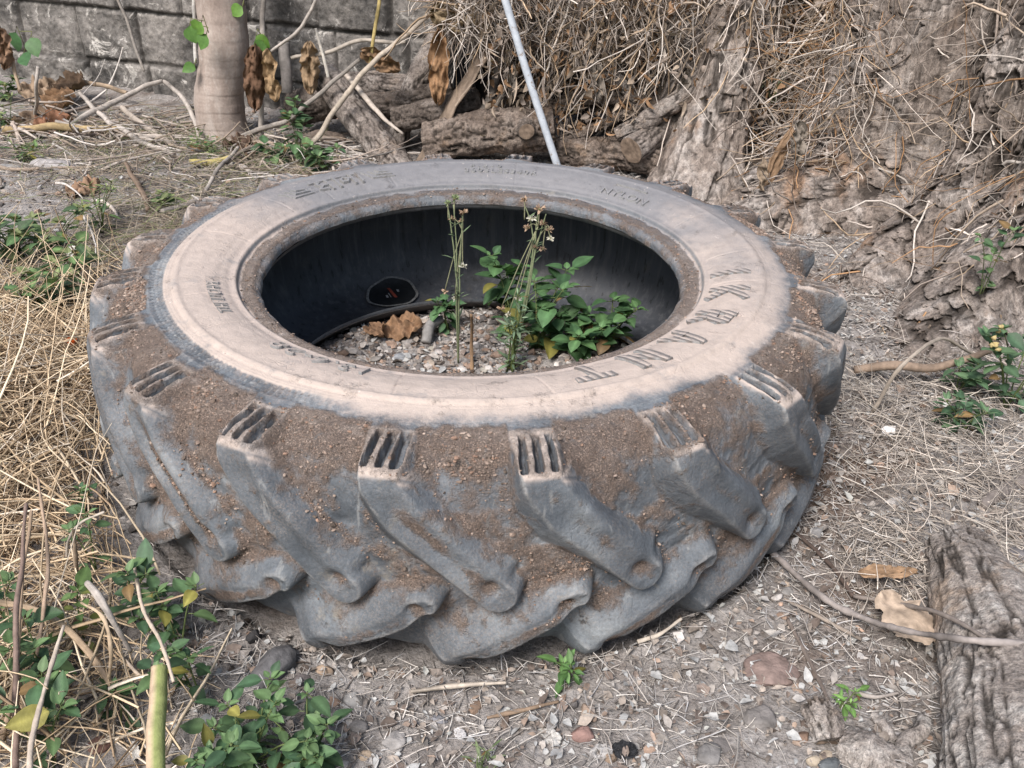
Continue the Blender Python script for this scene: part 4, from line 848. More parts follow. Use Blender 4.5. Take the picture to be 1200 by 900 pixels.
patch_straw('wiry_grass', 'dry wiry grass and stalks on the soil behind the tyre at left', [(-1.0, 1.1, .14), (-1.25, 1.3, .18), (-.95, .9, .1), (-.85, 1.55, .12), (-1.5, 1.65, .2), (-1.1, .62, .10), (-.72, 1.35, .12), (-1.3, 1.85, .16)], 3000, .13, 0, [(.30, .26, .21), (.38, .32, .25), (.20, .16, .125), (.17, .19, .09)])
# broken stalks strewn on the soil before the wall
n = 420
x = RNG.uniform(-2.0, -.55, n); y = 1.95-.3*(x+1.2)-np.abs(RNG.normal(0, .38, n)); k = (y > .85) & keep_free(x, y, .75) & (np.hypot(x+1.06, y-1.79) > .16); x, y = x[k], y[k]; n = len(x); a = RNG.normal(-.45, .8, n)
p0 = np.stack([x, y, gh(x, y)+RNG.uniform(.002, .05, n)], -1); d0 = np.stack([np.cos(a), np.sin(a), RNG.normal(0, .12, n)], -1)
V_, F_, ix = strands(p0, d0, RNG.uniform(.08, .38, n), 9, RNG.gamma(2.5, .0010, n)+.0010, .22, .25, floor=lambda a, b: gh(a, b)+.002, curl=.35, sides=6)
tag(mk('stalk_debris', V_, F_, M_STRAW, col=pal(n, [(.34, .30, .27), (.27, .225, .195), (.20, .16, .13), (.40, .37, .35)])[ix]), 'broken pale stalks strewn on the soil before the wall', 'dead stalks', kind='stuff')
# hanging dead creeper over the recess and over the big trunk
def tangle(name, label, n, P, dmean, dsig, L, rad, cols, grav=.8, K=9, wob=.75, curl=.5):
    d0 = unit(np.array(dmean)+RNG.normal(size=(n, 3))*dsig)
    V_, F_, ix = strands(P, d0, L, K, rad, wob, grav, curl=curl, taper=.5)
    return tag(mk(name, V_, F_, M_STRAW, col=pal(n, cols)[ix]), label, 'dead creeper', kind='stuff')
VC = [(.34, .295, .265), (.44, .39, .355), (.24, .20, .175), (.50, .45, .41), (.31, .25, .20), (.36, .27, .19)]
n = 5200
cu_ = -.20+.98*RNG.random(70)**1.15; cd_ = 1.58+.40*RNG.random(70); kk = RNG.integers(0, 70, n); X = np.stack([cu_[kk]+RNG.normal(0, .035, n), cd_[kk]+RNG.normal(0, .03, n), RNG.uniform(.24, .72, n)], -1)
X[:, 2] = np.maximum(X[:, 2], .38+.02*(X[:, 0] < .2)-.03*sst(.3, .7, X[:, 0])+.10*np.abs(RNG.normal(size=n)))
tangle('hanging_creeper', 'thin dead creeper stems hanging in a curtain behind the tyre', n, X, (.1, -.1, -.35), 1.0, RNG.uniform(.05, .24, n), RNG.gamma(2.2, .0007, n)+.0006, VC)
n = 650
X = np.stack([.05+.8*RNG.random(n)**.7, RNG.uniform(1.6, 1.85, n), RNG.uniform(.40, .62, n)], -1)
tangle('creeper_roots', 'longer pale creeper roots dangling down to the logs', n, X, (-.05, -.1, -1), .3, RNG.uniform(.2, .5, n), RNG.gamma(2.5, .0008, n)+.0008, VC, 1.2, 11, .65, .5)
# stems lying over the trunk's left flank and roots
n = 3200
k_ = RNG.integers(350, 840, n); kz = np.minimum((np.abs(RNG.normal(.25, .32, n))/1.15*430+56).astype(int), 420)
k_ = np.clip(k_, 260, 899); S3 = Pt[k_, kz]; Nn = np.stack([np.cos(ph[k_]), np.sin(ph[k_]), 0*k_], -1)
keep = RNG.random(n) < np.where(S3[:, 0]-.35*S3[:, 2] < .95, 1., .30)*np.where(S3[:, 2] < .14, .35, 1); S3, Nn = S3[keep], Nn[keep]; n = len(S3)
tangle('trunk_creeper', 'wiry dead creeper stems clinging to the big trunk', n, S3+Nn*RNG.uniform(.005, .05, (n, 1)), (-.25, -.15, -.4), .7, RNG.uniform(.06, .34, n), RNG.gamma(2.2, .0006, n)+.0006, VC+[(.30, .18, .10)], .4, 8, .7, .5)
# crumbs of dead leaf caught in the creeper
n = 4200
X = np.stack([RNG.uniform(-.1, 1.0, n), RNG.uniform(1.5, 1.95, n), RNG.uniform(.12, .62, n)], -1)
V_, F_, ix = leaves(X, unit(RNG.normal(size=(n, 3))+np.array([0, 0, -.8])), unit(RNG.normal(size=(n, 3))+.01), RNG.gamma(2, .012, n)+.008, RNG.gamma(2, .0045, n)+.004, .8, .4, 'lance', 5)
tag(mk('creeper_leaf_crumbs', V_, F_, M_DRYLEAF, col=pal(n, VC[2:3]+VC[4:5]+[(.22, .135, .08)])[ix]), 'curled dead leaf crumbs caught in the hanging creeper', 'dead leaves', kind='stuff')
# ---------------------------------------------------------------- plants
GREENS = [(.062, .118, .058), (.082, .145, .070), (.050, .098, .052), (.105, .172, .075)]
BLUEG = [(.075, .135, .075), (.060, .115, .065), (.095, .160, .085)]
def plant(name, label, cat, base, h, nst, leaf, spread, cols=GREENS, kind='ovate', group=None, per=7, stemc=(.10, .13, .05), rad=.0016, droop=.35, aspect=.62, whorl=3, lean=(0, 0), clear=False, flower=None):
    """herb: stems with leaves along them and a rosette at each tip; the stems are the plant's own child"""
    base = np.asarray(base, float)
    if clear and np.hypot(base[0], base[1]) < .715: base[:2] *= .715/np.hypot(base[0], base[1])
    ms, ml = MB(), MB(); B, D, U, LL, C = [], [], [], [], []
    tips = []
    for s_ in range(nst):
        a = RNG.uniform(0, 6.28); sp = spread*RNG.uniform(.35, 1.); hh = h*RNG.uniform(.55, 1.1)
        e = base+np.array([math.cos(a)*sp+lean[0], math.sin(a)*sp+lean[1], hh]); m_ = base+(e-base)*.5+np.array([0, 0, hh*.18])
        P = spline([base+RNG.normal(0, .004, 3)*np.array([1, 1, 0]), m_, e], 14); Vt, Ft = tube(P, np.linspace(rad, rad*.55, 14), 5); ms.add(Vt, Ft, np.array(stemc)*RNG.uniform(.8, 1.2)); tips.append(e)
        ph0 = RNG.uniform(0, 6.28)
        for t in range(per):
            u = (t+1)/per; i = min(int(u*13), 13); an = ph0+t*2.4
            for w in range(whorl if t == per-1 else (2 if RNG.random() < .4 else 1)):
                aa = an+w*2.2; out = np.array([math.cos(aa), math.sin(aa), 0]); B.append(P[i]+out*.003)
                D.append(out+np.array([0, 0, RNG.normal(.25, .3)-droop*(1-u)])); U.append(np.array([0, 0, 1.])+RNG.normal(0, .25, 3))
                LL.append(leaf*RNG.uniform(.35, 1.2)*(1-.25*(t == per-1)*(w > 1))); C.append(np.array(cols[RNG.integers(len(cols))] if RNG.random() > .06 else ((.24, .22, .06) if RNG.random() < .5 else (.20, .13, .06)))*RNG.uniform(.6, 1.3))
        for w in range(4):
            aa = RNG.uniform(0, 6.28); out = np.array([math.cos(aa), math.sin(aa), RNG.uniform(.3, 1.1)]); B.append(e); D.append(out); U.append(np.array([0, 0, 1.])+out*.3)
            LL.append(leaf*RNG.uniform(.3, .6)); C.append(np.array(cols[-1])*RNG.uniform(.9, 1.3))
    B, D, U, LL, C = map(np.array, (B, D, U, LL, C))
    pet = []; Dn = unit(D)
    for b_, d_, l_ in zip(B, Dn, LL):
        Vt, Ft = tube([b_, b_+d_*l_*.22], [rad*.5, rad*.4], 4, False); ms.add(Vt, Ft, stemc)
    V_, F_, ix = leaves(B+Dn*(LL*.2)[:, None], D, U, LL, LL*aspect, .30, .22, kind, 7, .012)
    if clear:
        bad = (np.hypot(V_[:, 0], V_[:, 1]) < .668) & (V_[:, 2] < .35); bs_ = np.zeros(len(B), bool); bs_[ix[bad]] = True; F_ = F_[~bs_[ix[F_[:, 0]]]]
    cc = C[ix]; rib = (np.tile(np.array([0, 0, 1., 0, 0]), len(ix)//5))[:, None]; cc = cc*(1+.45*rib)
    o = mk(name, V_, F_, M_LEAF, col=cc); st = ms.build('stem', M_STEM, o); tag(o, label, cat, group)
    if flower:
        n_, r_, fc = flower; pass
        for k in range(n_):
            mb = MB()
            t_ = tips[k % len(tips)]+RNG.normal(0, .006, 3)+np.array([0, 0, .006]); Vr, Fr, _ = rocks_batch(t_[None].repeat(6, 0)+RNG.normal(0, r_*.5, (6, 3)), np.full(6, r_*.6), np.ones((6, 3))); mb.add(Vr, Fr, fc); mb.build('flower_head', M_DRYLEAF, o)

    return o
GW = 'weeds left of the tyre'
W = lambda px, py: (lambda p: np.array([p[0], p[1], gh(p[0], p[1])]))(gz(px, py))
wl = [
 ('green weed tucked against the tyre, highest of the row beside it', (150, 655), .10, 4, .040, .045),
 ('green weed with rosettes beside the tyre, second down the row', (205, 700), .13, 6, .044, .06),
 ('weed with pale flower spike next to the lowest lug on the left', (240, 745), .12, 6, .042, .05),
 ('broad leaved weed right of the cut stalk', (228, 810), .09, 5, .044, .05),
 ('bushy weed at the bottom edge right of the cut stalk', (300, 890), .085, 9, .040, .085),
 ('right half of the bushy weed patch at the bottom edge', (362, 895), .075, 6, .038, .06),
 ('large leaved weed at the lower left corner', (58, 895), .11, 6, .052, .075),
 ('weed with a long lance leaf in the lower left dead grass', (55, 800), .11, 5, .048, .055),
 ('few leaves poking out at the left edge above the corner weeds', (10, 735), .10, 3, .046, .05),
 ('yellowing weed in the dead grass left of the frayed stem', (98, 752), .10, 3, .036, .035),
 ('small weed below the curved stems', (150, 838), .05, 3, .036, .035),
 ('small sprig close under the tyre edge in the dead grass', (140, 592), .055, 3, .030, .035),
]
for i, (lb, p, h, ns_, lf, sp) in enumerate(wl):
    ns_ = max(2, ns_-2)+(5 if 'bushy' in lb else 0); lf *= .80
    plant('weed', lb, 'weed', W(*p), h, ns_, lf, sp, GREENS if i != 9 else [(.16, .18, .05), (.09, .15, .05)], group=GW, clear=True, whorl=3, per=4)
GB = 'weeds on the soil behind the tyre'
wb = [('sprawling weed with round leaves left of the tyre back', (62, 372), .13, 9, .046, .11, 'ovate'),
 ('weed with light green leaves near the orange petal', (88, 345), .13, 6, .042, .06, 'ovate'),
 ('weed growing at the left edge above the dead grass', (18, 300), .12, 9, .044, .13, 'ovate'),
 ('low weed patch in the middle left', (60, 292), .11, 11, .040, .15, 'ovate'),
 ('thin weed with dry leaves in front of the bare soil', (120, 268), .13, 6, .034, .07, 'lance'),
 ('small weed beside the grey stick behind the tyre shoulder', (192, 250), .06, 3, .034, .03, 'ovate'),
 ('fine leaved weed at the left edge near the leaf pile', (14, 150), .10, 7, .040, .10, 'lance'),
 ('green weed under the yellow brown stick at the left edge', (25, 185), .06, 6, .036, .10, 'lance'),
 ('weed growing round the foot of the slim tree', (250, 182), .06, 7, .028, .09, 'lance'),
 ('weed in the grass left of the slim tree foot', (232, 170), .05, 4, .026, .05, 'lance'),
 ('leafy weed on the upper left grass', (8, 115), .09, 5, .04, .07, 'ovate')]
for lb, p, h, ns_, lf, sp, kd in wb:
    plant('weed', lb, 'weed', W(*p), h, ns_, lf, sp, [(.09, .16, .065), (.12, .19, .075), (.08, .13, .065), (.17, .20, .09)], kd, group=GB, clear=True, per=6, aspect=.62 if kd == 'ovate' else .3)
plant('creeper_sprig', 'green creeper climbing a stem right of the slim tree', 'creeper', gz(352, 190), .21, 4, .046, .035, GREENS, group='green creeper leaves', per=11, aspect=.6, droop=1.0)
plant('creeper_sprig', 'green creeper leaves low behind the tyre rim', 'creeper', gz(385, 202), .08, 5, .05, .07, GREENS, group='green creeper leaves', per=6, aspect=.6)
plant('creeper_sprig', 'low green creeper patch beside the brown leaf at the log end', 'creeper', gz(328, 192), .06, 5, .042, .06, GREENS, group='green creeper leaves', per=5)
def leafset(name, label, pts, L, cols, stem=None, kind='ovate', cat='creeper', group=None, asp=.95):
    B = np.array([p for p in pts]); n = len(B); D = unit(RNG.normal(size=(n, 3))*.5+np.array([0, -.3, -.8])); U = unit(RNG.normal(size=(n, 3))*.25+np.array([0, -1, .35]))
    V_, F_, ix = leaves(B, D, U, np.full(n, L)*RNG.uniform(.8, 1.2, n), np.full(n, L)*asp, .3, .2, kind, 7, .02); c = np.array(cols)[RNG.integers(0, len(cols), n)]
    o = mk(name, V_, F_, M_LEAF, col=c[ix]); 
    mb = MB(); P = B+np.array([0, .01, 0]); 
    for k in range(n):
        Vt, Ft = tube([B[k], B[k]+np.array([.004, .012, .02]), P[(k+1) % n]+np.array([0, .012, 0])], [.0015]*3, 5); mb.add(Vt, Ft, (.16, .17, .07))
    mb.build('stem', M_STEM, o); return tag(o, label, cat, group)
LG = [(.13, .26, .05), (.10, .21, .05)]; DG = [(.06, .14, .055), (.075, .16, .06)]
leafset('creeper_leaf', 'bright green creeper leaves on the left side of the slim tree', [at(222, 30, 1.68), at(236, 26, 1.67), at(242, 40, 1.67)], .058, LG, group='creeper leaves at the wall')
leafset('creeper_leaf', 'bright leaf on the stem right of the slim tree', [at(300, 42, 1.72), at(308, 48, 1.72)], .05, LG, group='creeper leaves at the wall')
leafset('creeper_leaf', 'small green leaf low on the stem left of the slim tree', [at(228, 76, 1.76)], .042, LG, group='creeper leaves at the wall')
leafset('creeper_leaf', 'dark green creeper leaves on the wall at the upper left', [at(18, 38, 2.1), at(28, 62, 2.1), at(36, 44, 2.1)], .075, DG, group='creeper leaves at the wall', asp=.85)
leafset('creeper_leaf', 'green leaf at the top right of the slim tree', [at(284, 8, 1.8)], .05, LG, group='creeper leaves at the wall')
# right hand side weeds
GRW = 'weeds by the big trunk'
plant('weed', 'dark green weed with yellow flower heads at the right edge', 'weed', W(1175, 480), .16, 6, .040, .10, BLUEG, 'ovate', GRW, 6, flower=(4, .010, (.45, .36, .18)))
plant('weed', 'blue green weed in the litter below the arched stalk', 'weed', W(1125, 505), .06, 5, .042, .05, BLUEG, 'lance', GRW, 5, aspect=.42)
plant('weed', 'green weed between the arched stalk and the trunk', 'weed', W(1120, 462), .08, 4, .040, .05, BLUEG, 'ovate', GRW, 5)
plant('weed', 'thin weed climbing the trunk at the right edge', 'weed', at(1150, 345, .46), .16, 3, .026, .05, GREENS, 'ovate', GRW, 7, rad=.0012)
plant('weed', 'sparse grey green weed hanging in the dark gap left of the trunk', 'weed', at(905, 120, 1.52), .12, 3, .034, .08, [(.13, .15, .11), (.10, .12, .085)], 'lance', GRW, 6, aspect=.25)
plant('seedling', 'single bright green seedling in front of the tyre', 'seedling', W(667, 792), .028, 2, .030, .012, [(.09, .18, .06), (.11, .21, .07)], 'lance', None, 4, aspect=.45, whorl=5)
plant('seedling', 'tiny bright green sprig between twigs at lower right', 'seedling', W(990, 828), .022, 3, .018, .018, [(.13, .24, .07), (.15, .27, .08)], 'lance', None, 4, aspect=.4)
plant('seedling', 'faint green tuft at the bottom edge below the pale straw', 'seedling', W(560, 905), .02, 4, .022, .03, [(.12, .17, .08), (.15, .19, .10)], 'lance', None, 4, aspect=.2)
# ---- plants growing inside the tyre
def gi(px, py): 
    p = gz(px, py, .055); return np.array([p[0], p[1], gh(p[0], p[1])])
GI = 'plants growing inside the tyre'
TG = [(.055, .115, .052), (.072, .145, .062), (.088, .170, .070)]
for lb, p, h, ns_, lf, sp, ln in (('leafy plant inside the tyre at the middle of its right half', (630, 408), .135, 8, .048, .085, (0, .02)),
    ('leafy plant inside the tyre nearest the front rim', (670, 416), .075, 7, .043, .07, (.03, 0)),
    ('leafy plant inside the tyre with the tallest holed leaf', (600, 385), .145, 4, .052, .055, (-.01, .02)),
    ('small leafy plant inside the tyre furthest right beside the lower rim', (714, 405), .10, 3, .036, .03, (.03, .02))):
    plant('leafy_plant', lb, 'plant', gi(*p), h, ns_, lf, sp, TG, 'ovate', GI, 6, lean=ln, aspect=.72, rad=.002)
plant('climber', 'small dark climber hanging on a stem inside the tyre, left of the tall weed', 'plant', gi(520, 388), .10, 3, .030, .016, TG[:2], 'ovate', GI, 9, droop=1.4)
def tallweed(label, base, paths, heads, fl, fine=None):
    mb = MB(); hb = []
    for P_ in paths:
        P = spline([np.array(base)]+[np.array(q_) for q_ in P_], 40); P = P+np.stack([fbm(P, 22, 2, s_) for s_ in (1, 2, 3)], -1)*.003*np.linspace(0, 1, 40)[:, None]
        Vt, Ft = tube(P, np.linspace(.0020, .0010, 40), 7); mb.add(Vt, Ft, (.20, .23, .135))
        for t in range(8):
            i = RNG.integers(3, 36); a = RNG.uniform(0, 6.28); b0 = P[i]; d0 = np.array([math.cos(a), math.sin(a), .8])
            Vl, Fl, _ = leaves(b0[None], d0[None], np.array([[0, 0, 1.]]), np.array([RNG.uniform(.012, .03)]), np.array([.005]), .3, .2, 'lance', 5); mb.add(Vl, Fl, (.13, .18, .10))
    for (h_, c_, r_) in heads:
        h_ = np.array(h_); st = min((P for P_ in paths for P in [np.array(P_[-1])]), key=lambda q_: np.linalg.norm(q_-h_)); 
        Vt, Ft = tube(spline([st-np.array([0, 0, .03]), (st+h_)/2+np.array([0, 0, -.008]), h_], 8), [.0012]*8, 5); mb.add(Vt, Ft, (.24, .24, .15))
        fb = MB(); hb.append(fb); n = 18; d0 = unit(RNG.normal(size=(n, 3))*np.array([1, 1, .55])+np.array([0, 0, .5])); Vl, Fl, _ = leaves(h_[None].repeat(n, 0), d0, unit(RNG.normal(size=(n, 3))), np.full(n, r_), np.full(n, r_*.5), .4, .3, 'lance', 4); fb.add(Vl, Fl, c_)
        Vr, Fr, _ = rocks_batch(h_[None], np.array([r_*.42]), np.ones((1, 3))); fb.add(Vr, Fr, (.20, .19, .10))
    o = mb.build('tall_weed', M_STEM); [f_.build('flower_head', M_DRYLEAF, o) for f_ in hb]; return tag(o, label, 'weed', 'tall flowering weeds inside the tyre')
b1_ = gz(537, 425, .055); Y1 = b1_[1]; A1 = lambda x_, y_: at(x_, y_, Y1-.02)
CW, CT, CG = (.62, .60, .52), (.42, .30, .22), (.28, .34, .19)
tallweed('tall thin weed inside the tyre with greenish tips, left of the two', b1_, [[A1(535, 360), A1(535, 300), A1(532, 240)], [A1(538, 350), A1(540, 290), A1(542, 252)], [A1(536, 340), A1(529, 270), A1(525, 240)]],
    [(A1(533, 233), CG, .010), (A1(525, 238), CG, .008), (A1(543, 249), CT, .010), (A1(530, 257), CT, .008), (A1(541, 259), CT, .007), (A1(542, 312), CW, .010), (A1(533, 350), CW, .008), (A1(521, 342), CT, .008)], None)
b2_ = gz(600, 428, .055); A2 = lambda x_, y_: at(x_, y_, b2_[1]+.02)
tallweed('tall thin weed inside the tyre with brown seed heads, right of the two', b2_, [[A2(612, 370), A2(625, 305), A2(634, 270), A2(640, 250)], [A2(610, 375), A2(624, 300), A2(622, 262), A2(615, 240)], [A2(614, 372), A2(626, 300), A2(628, 265), A2(631, 248)]],
    [(A2(615, 235), CT, .010), (A2(633, 245), CT, .012), (A2(623, 257), CW, .011), (A2(636, 262), CT, .011), (A2(644, 269), CT, .009), (A2(645, 280), CW, .009), (A2(618, 267), CT, .009), (A2(627, 290), CT, .009), (A2(636, 292), CT, .008), (A2(607, 350), CW, .009), (A2(596, 369), CW, .008), (A2(587, 362), CT, .010)], None)
plant('bushy_sprig', 'fine grey green sprig at the foot of the seed head weed', 'weed', gi(600, 432), .15, 6, .030, .025, [(.13, .19, .12), (.16, .22, .14)], 'lance', None, 9, aspect=.22, rad=.0024, droop=-.4)
stick('thin_stake', 'short brown stick standing upright inside the tyre', 'stick', [gz(552, 436, .05), gz(552, 405, .09), at(552, 370, gz(552, 436, .05)[1]+.01)], [.0035, .0035, .003], (.22, .145, .09), seed=80)
stick('root_piece', 'bent grey root piece lying inside the tyre', 'root', [gz(500, 402, .07), gz(502, 390, .085), gz(506, 380, .09), gz(516, 374, .085)], [.011, .012, .011, .009], (.22, .21, .205), seed=81, rough=.002)

# ---------------------------------------------------------------- stones
def stone(name, label, px, py, w, hgt=.6, c=(.25, .23, .22), asp=.8, rot=0, z0=None, ang=.85, seed=0, group='stones on the ground', cat='stone', floor=None, m=None):
    nu, nv2 = 40, 26; u = np.linspace(0, 2*np.pi, nu, endpoint=False); v = np.linspace(0.02, np.pi-.02, nv2); Ug, Vg = np.meshgrid(u, v, indexing='ij')
    D = np.stack([np.cos(Ug)*np.sin(Vg), np.sin(Ug)*np.sin(Vg), np.cos(Vg)], -1); r = np.ones(Ug.shape); rg = np.random.default_rng(seed+100)
    for k in range(9):
        pn = unit(rg.normal(size=3)); dd2 = rg.uniform(.62, .92); t = D@pn; r = np.minimum(r, np.where(t > .05, dd2/np.maximum(t, .05), 9))
    r = r*ang+1*(1-ang)*.9; r = r*(1+.10*fbm(D+seed, 2.6, 3, seed)+.055*fbm(D+seed, 8, 4, seed+3))
    X_ = D*r[..., None]*np.array([1, asp, hgt])*w/2; ca, sa = math.cos(rot), math.sin(rot)
    X_ = np.stack([X_[..., 0]*ca-X_[..., 1]*sa, X_[..., 0]*sa+X_[..., 1]*ca, X_[..., 2]], -1); p = gz(px, py, w*hgt*.25) if floor is None else gz(px, py, floor+w*hgt*.25)
    X_ = X_+np.array([p[0], p[1], (gh(p[0], p[1])+w*hgt*.10) if floor is None else floor+w*hgt*.2])
    cc = np.array(c)*(1+.25*fbm(X_, 40, 3, seed))[..., None]
    return tag(mk(name, X_.reshape(-1, 3), gridf(nu, nv2, True)[:, ::-1], m or M_STONE, col=cc.reshape(-1, 3)), label, cat, group)
RED = (.22, .125, .105); GRY = (.21, .20, .195); ASH = (.30, .29, .29); BLK = (.035, .034, .036)
for k, (lb, px, py, w, hg, c, asp, rot) in enumerate([
 ('dull red flat rock half buried right of the tyre front', 905, 778, .092, .26, (.22, .165, .15), .75, .5),
 ('angular grey stone below the dull red rock', 890, 838, .050, .6, (.20, .185, .18), .9, .3),
 ('round red stone near the bottom centre', 684, 853, .034, .7, (.22, .14, .125), .8, .2),
 ('tan brick fragment above the round red stone', 690, 828, .034, .5, (.31, .235, .19), .5, -.9),
 ('grey stone half hidden at the tyre foot on the right', 924, 688, .024, .6, GRY, .9, .2),
 ('grey ash lump beside the tyre at right, upper', 957, 620, .026, .8, (.21, .205, .21), .9, .6),
 ('flat grey stone left of the bottom right wood chunk', 846, 735, .036, .3, (.20, .18, .17), .7, .1),
 ('grey stone at the bottom right of the grey angular one', 833, 880, .040, .6, (.22, .21, .21), .8, 1.),
 ('dark blue grey pebble at the bottom edge', 974, 897, .034, .6, (.12, .13, .14), .7, .1),
 ('cream pebble beside the knotty wood chunk', 955, 890, .022, .8, (.40, .34, .27), .7, 0),
 ('second cream pebble right of the first', 968, 886, .018, .8, (.38, .32, .26), .8, .4),
 ('brown clod above the bottom pebbles', 940, 862, .026, .6, (.22, .15, .115), .7, .3),
 ('pale tan pebble at the bottom, left of centre', 427, 878, .020, .8, (.46, .36, .27), .8, .4),
 ('tan stone below the left end of the tyre lug', 380, 778, .030, .5, (.33, .25, .19), .6, -.2),
 ('tan pebble right of the bushy weed', 374, 846, .022, .8, (.36, .29, .23), .8, .1),
 ('grey lump right of the bushy weed', 417, 843, .030, .6, (.24, .22, .21), .8, .4),
 ('ashy grey clod at the bottom left of centre', 462, 862, .036, .5, (.29, .275, .27), .9, .9),
 ('pale ash clod above the ashy grey one', 413, 812, .032, .5, (.31, .30, .295), .9, .3),
 ('brown stone fragment left of the brown twig', 555, 825, .030, .5, (.25, .175, .13), .6, .9),
 ('brown bark fragment below the brown twig', 592, 843, .026, .4, (.20, .155, .13), .5, 1.3),
 ('grey blue chip under the pale straw', 515, 838, .026, .3, (.19, .19, .21), .5, -.4),
 ('brown clod near the black scrap', 716, 880, .020, .8, (.27, .20, .15), .9, 0),
 ('white chip at the bottom edge left of centre', 440, 898, .034, .25, (.48, .47, .45), .4, 0),
 ('red clod in the lower left dead grass', 112, 866, .034, .5, (.24, .145, .12), .9, 0),
 ('large angular dark grey stone under the left lugs', 317, 775, .088, .62, (.115, .112, .118), .62, .9),
 ('small black lump beside the large dark grey stone', 296, 742, .032, .6, (.05, .048, .05), .6, 1.2),
 ('dark clod under the tyre edge right of the large dark grey stone', 352, 790, .028, .5, (.13, .115, .115), .8, .2),
 ('grey clod just below the large dark grey stone', 316, 812, .028, .4, (.22, .2, .2), .7, .3),
 ('long pale grey stone on bare soil at the left', 62, 193, .17, .35, (.33, .31, .31), .5, -.25),
 ('grey stone at the left edge on bare soil', 6, 192, .10, .4, (.30, .29, .285), .7, .1),
 ('dark grey stone in the leaf pile', 57, 140, .10, .8, (.20, .19, .19), .9, .2),
 ('pale stone at the foot of the wall behind the leaf pile', 100, 128, .10, .6, (.30, .29, .275), .7, 0),
 ('tan stone right of the slim tree foot', 305, 168, .14, .4, (.40, .32, .26), .4, .1),
 ('brown stone between slim tree and logs', 380, 160, .16, .5, (.25, .20, .17), .7, .2),
 ('grey stone at the upper right edge near the trunk weeds', 1195, 645, .05, .4, (.20, .19, .2), .8, 0)]):
    stone('stone', lb, px, py, w, hg, c, asp, rot, seed=k)
gi_ = 'rubble chips inside the tyre'
for k, (lb, px, py, w, c) in enumerate([('flat blue grey chip inside the tyre, nearest the root piece', 470, 418, .036, (.24, .25, .27)), ('pale grey chip inside the tyre under the dead leaf', 478, 400, .040, (.30, .28, .27)), ('tan clod inside the tyre near the front rim', 505, 425, .030, (.30, .25, .21)),
  ('grey chip inside the tyre at the far left', 415, 412, .028, (.27, .25, .24)), ('brown clod inside the tyre right of the short stick', 582, 415, .036, (.22, .16, .13)), ('dark grey chip inside the tyre behind the short stick', 560, 405, .030, (.2, .19, .19)), ('pale chip inside the tyre left of the tall weed', 515, 412, .026, (.33, .30, .29)), ('grey chip inside the tyre near the left front rim', 440, 420, .028, (.27, .25, .235))]):
    stone('rubble_chip', lb, px, py, w, .35, c, .65, k, seed=200+k, group=gi_, cat='rubble', floor=.055)

# ---------------------------------------------------------------- dead leaves, scraps
def crumple(name, label, cen, ax1, ax2, L, Wd, c, amp=.25, cat='dead leaf', group=None, seed=0, m=None, fr=3., nn=(30, 16), edge=.18, clearr=True):
    u = np.linspace(-1, 1, nn[0]); v = np.linspace(-1, 1, nn[1]); Ug, Vg = np.meshgrid(u, v, indexing='ij'); a1 = unit(np.array(ax1, float)); a2 = np.array(ax2, float); a2 = unit(a2-a1*(a2@a1)); n_ = np.cross(a1, a2)
    pr = np.sqrt(np.clip(1-np.abs(u)**2.4, .02, 1))*(1+edge*fbm(np.stack([u*3+seed, u*0, u*0], -1), 2, 3, seed))
    X_ = Ug[..., None]*a1*L/2+(Vg*pr[:, None])[..., None]*a2*Wd/2; f = np.stack([Ug*1.2, Vg*.8, 0*Ug+seed], -1)
    X_ = X_+n_*((fbm(f, fr, 3, seed)*1.4+.5*Vg**2*(1 if seed % 2 else -1)+.12*np.sin(Ug*5+seed+3*Vg))*amp*Wd)[..., None]+a1*(fbm(f, fr, 2, seed+9)*amp*.4*L*.3)[..., None]
    cc = np.array(c)*(1+.4*fbm(f, 4, 3, seed+4))[..., None]*(1-.25*np.exp(-(Vg/.12)**2))[..., None]
    return tag(mk(name, (X_+np.array(cen)).reshape(-1, 3), gridf(*nn), m or M_DRYLEAF, col=cc.reshape(-1, 3)), label, cat, group)
HB = 'brown dead leaves hanging before the wall'
crumple('dead_leaf', 'dark brown dead leaf hanging just right of the slim tree', at(299, 92, 1.68), (.12, 0, 1), (1, .3, 0), .22, .075, (.17, .10, .065), .45, group=HB, seed=1)
crumple('dead_leaf', 'tan dead leaf hanging next to the dark brown one', at(319, 88, 1.67), (-.05, 0, 1), (1, -.2, 0), .17, .055, (.32, .22, .13), .45, group=HB, seed=2)
crumple('dead_leaf', 'tan dead leaf hanging alone left of the logs', at(363, 80, 1.70), (.05, 0, 1), (1, .2, 0), .17, .065, (.30, .21, .135), .45, group=HB, seed=3)
crumple('dead_leaf', 'long orange brown dead leaf hanging over the logs', at(514, 78, 1.60), (.03, 0, 1), (1, .1, 0), .24, .068, (.31, .185, .105), .5, group=HB, seed=4)
crumple('dead_leaf', 'brown dead leaf lying on the level log', at(446, 70, 1.66), (1, .1, -.5), (.3, 0, 1), .14, .06, (.26, .165, .10), .45, group=HB, seed=5)
crumple('dead_leaf', 'shredded dead leaf at the top above the orange brown one', at(532, 22, 1.62), (1, 0, -.3), (.3, .2, 1), .16, .09, (.32, .245, .16), .6, group=HB, seed=6)
crumple('dead_leaf', 'brown dead leaf at the left edge of the wall', at(3, 58, 1.86), (.1, 0, 1), (1, .2, 0), .14, .06, (.24, .15, .10), .45, group=HB, seed=7)
crumple('dead_leaf', 'long brown pod shaped leaf hanging in the gap left of the big trunk', at(910, 190, 1.22), (.32, 0, 1), (1, .2, -.3), .21, .042, (.30, .20, .13), .22, group=HB, seed=9)
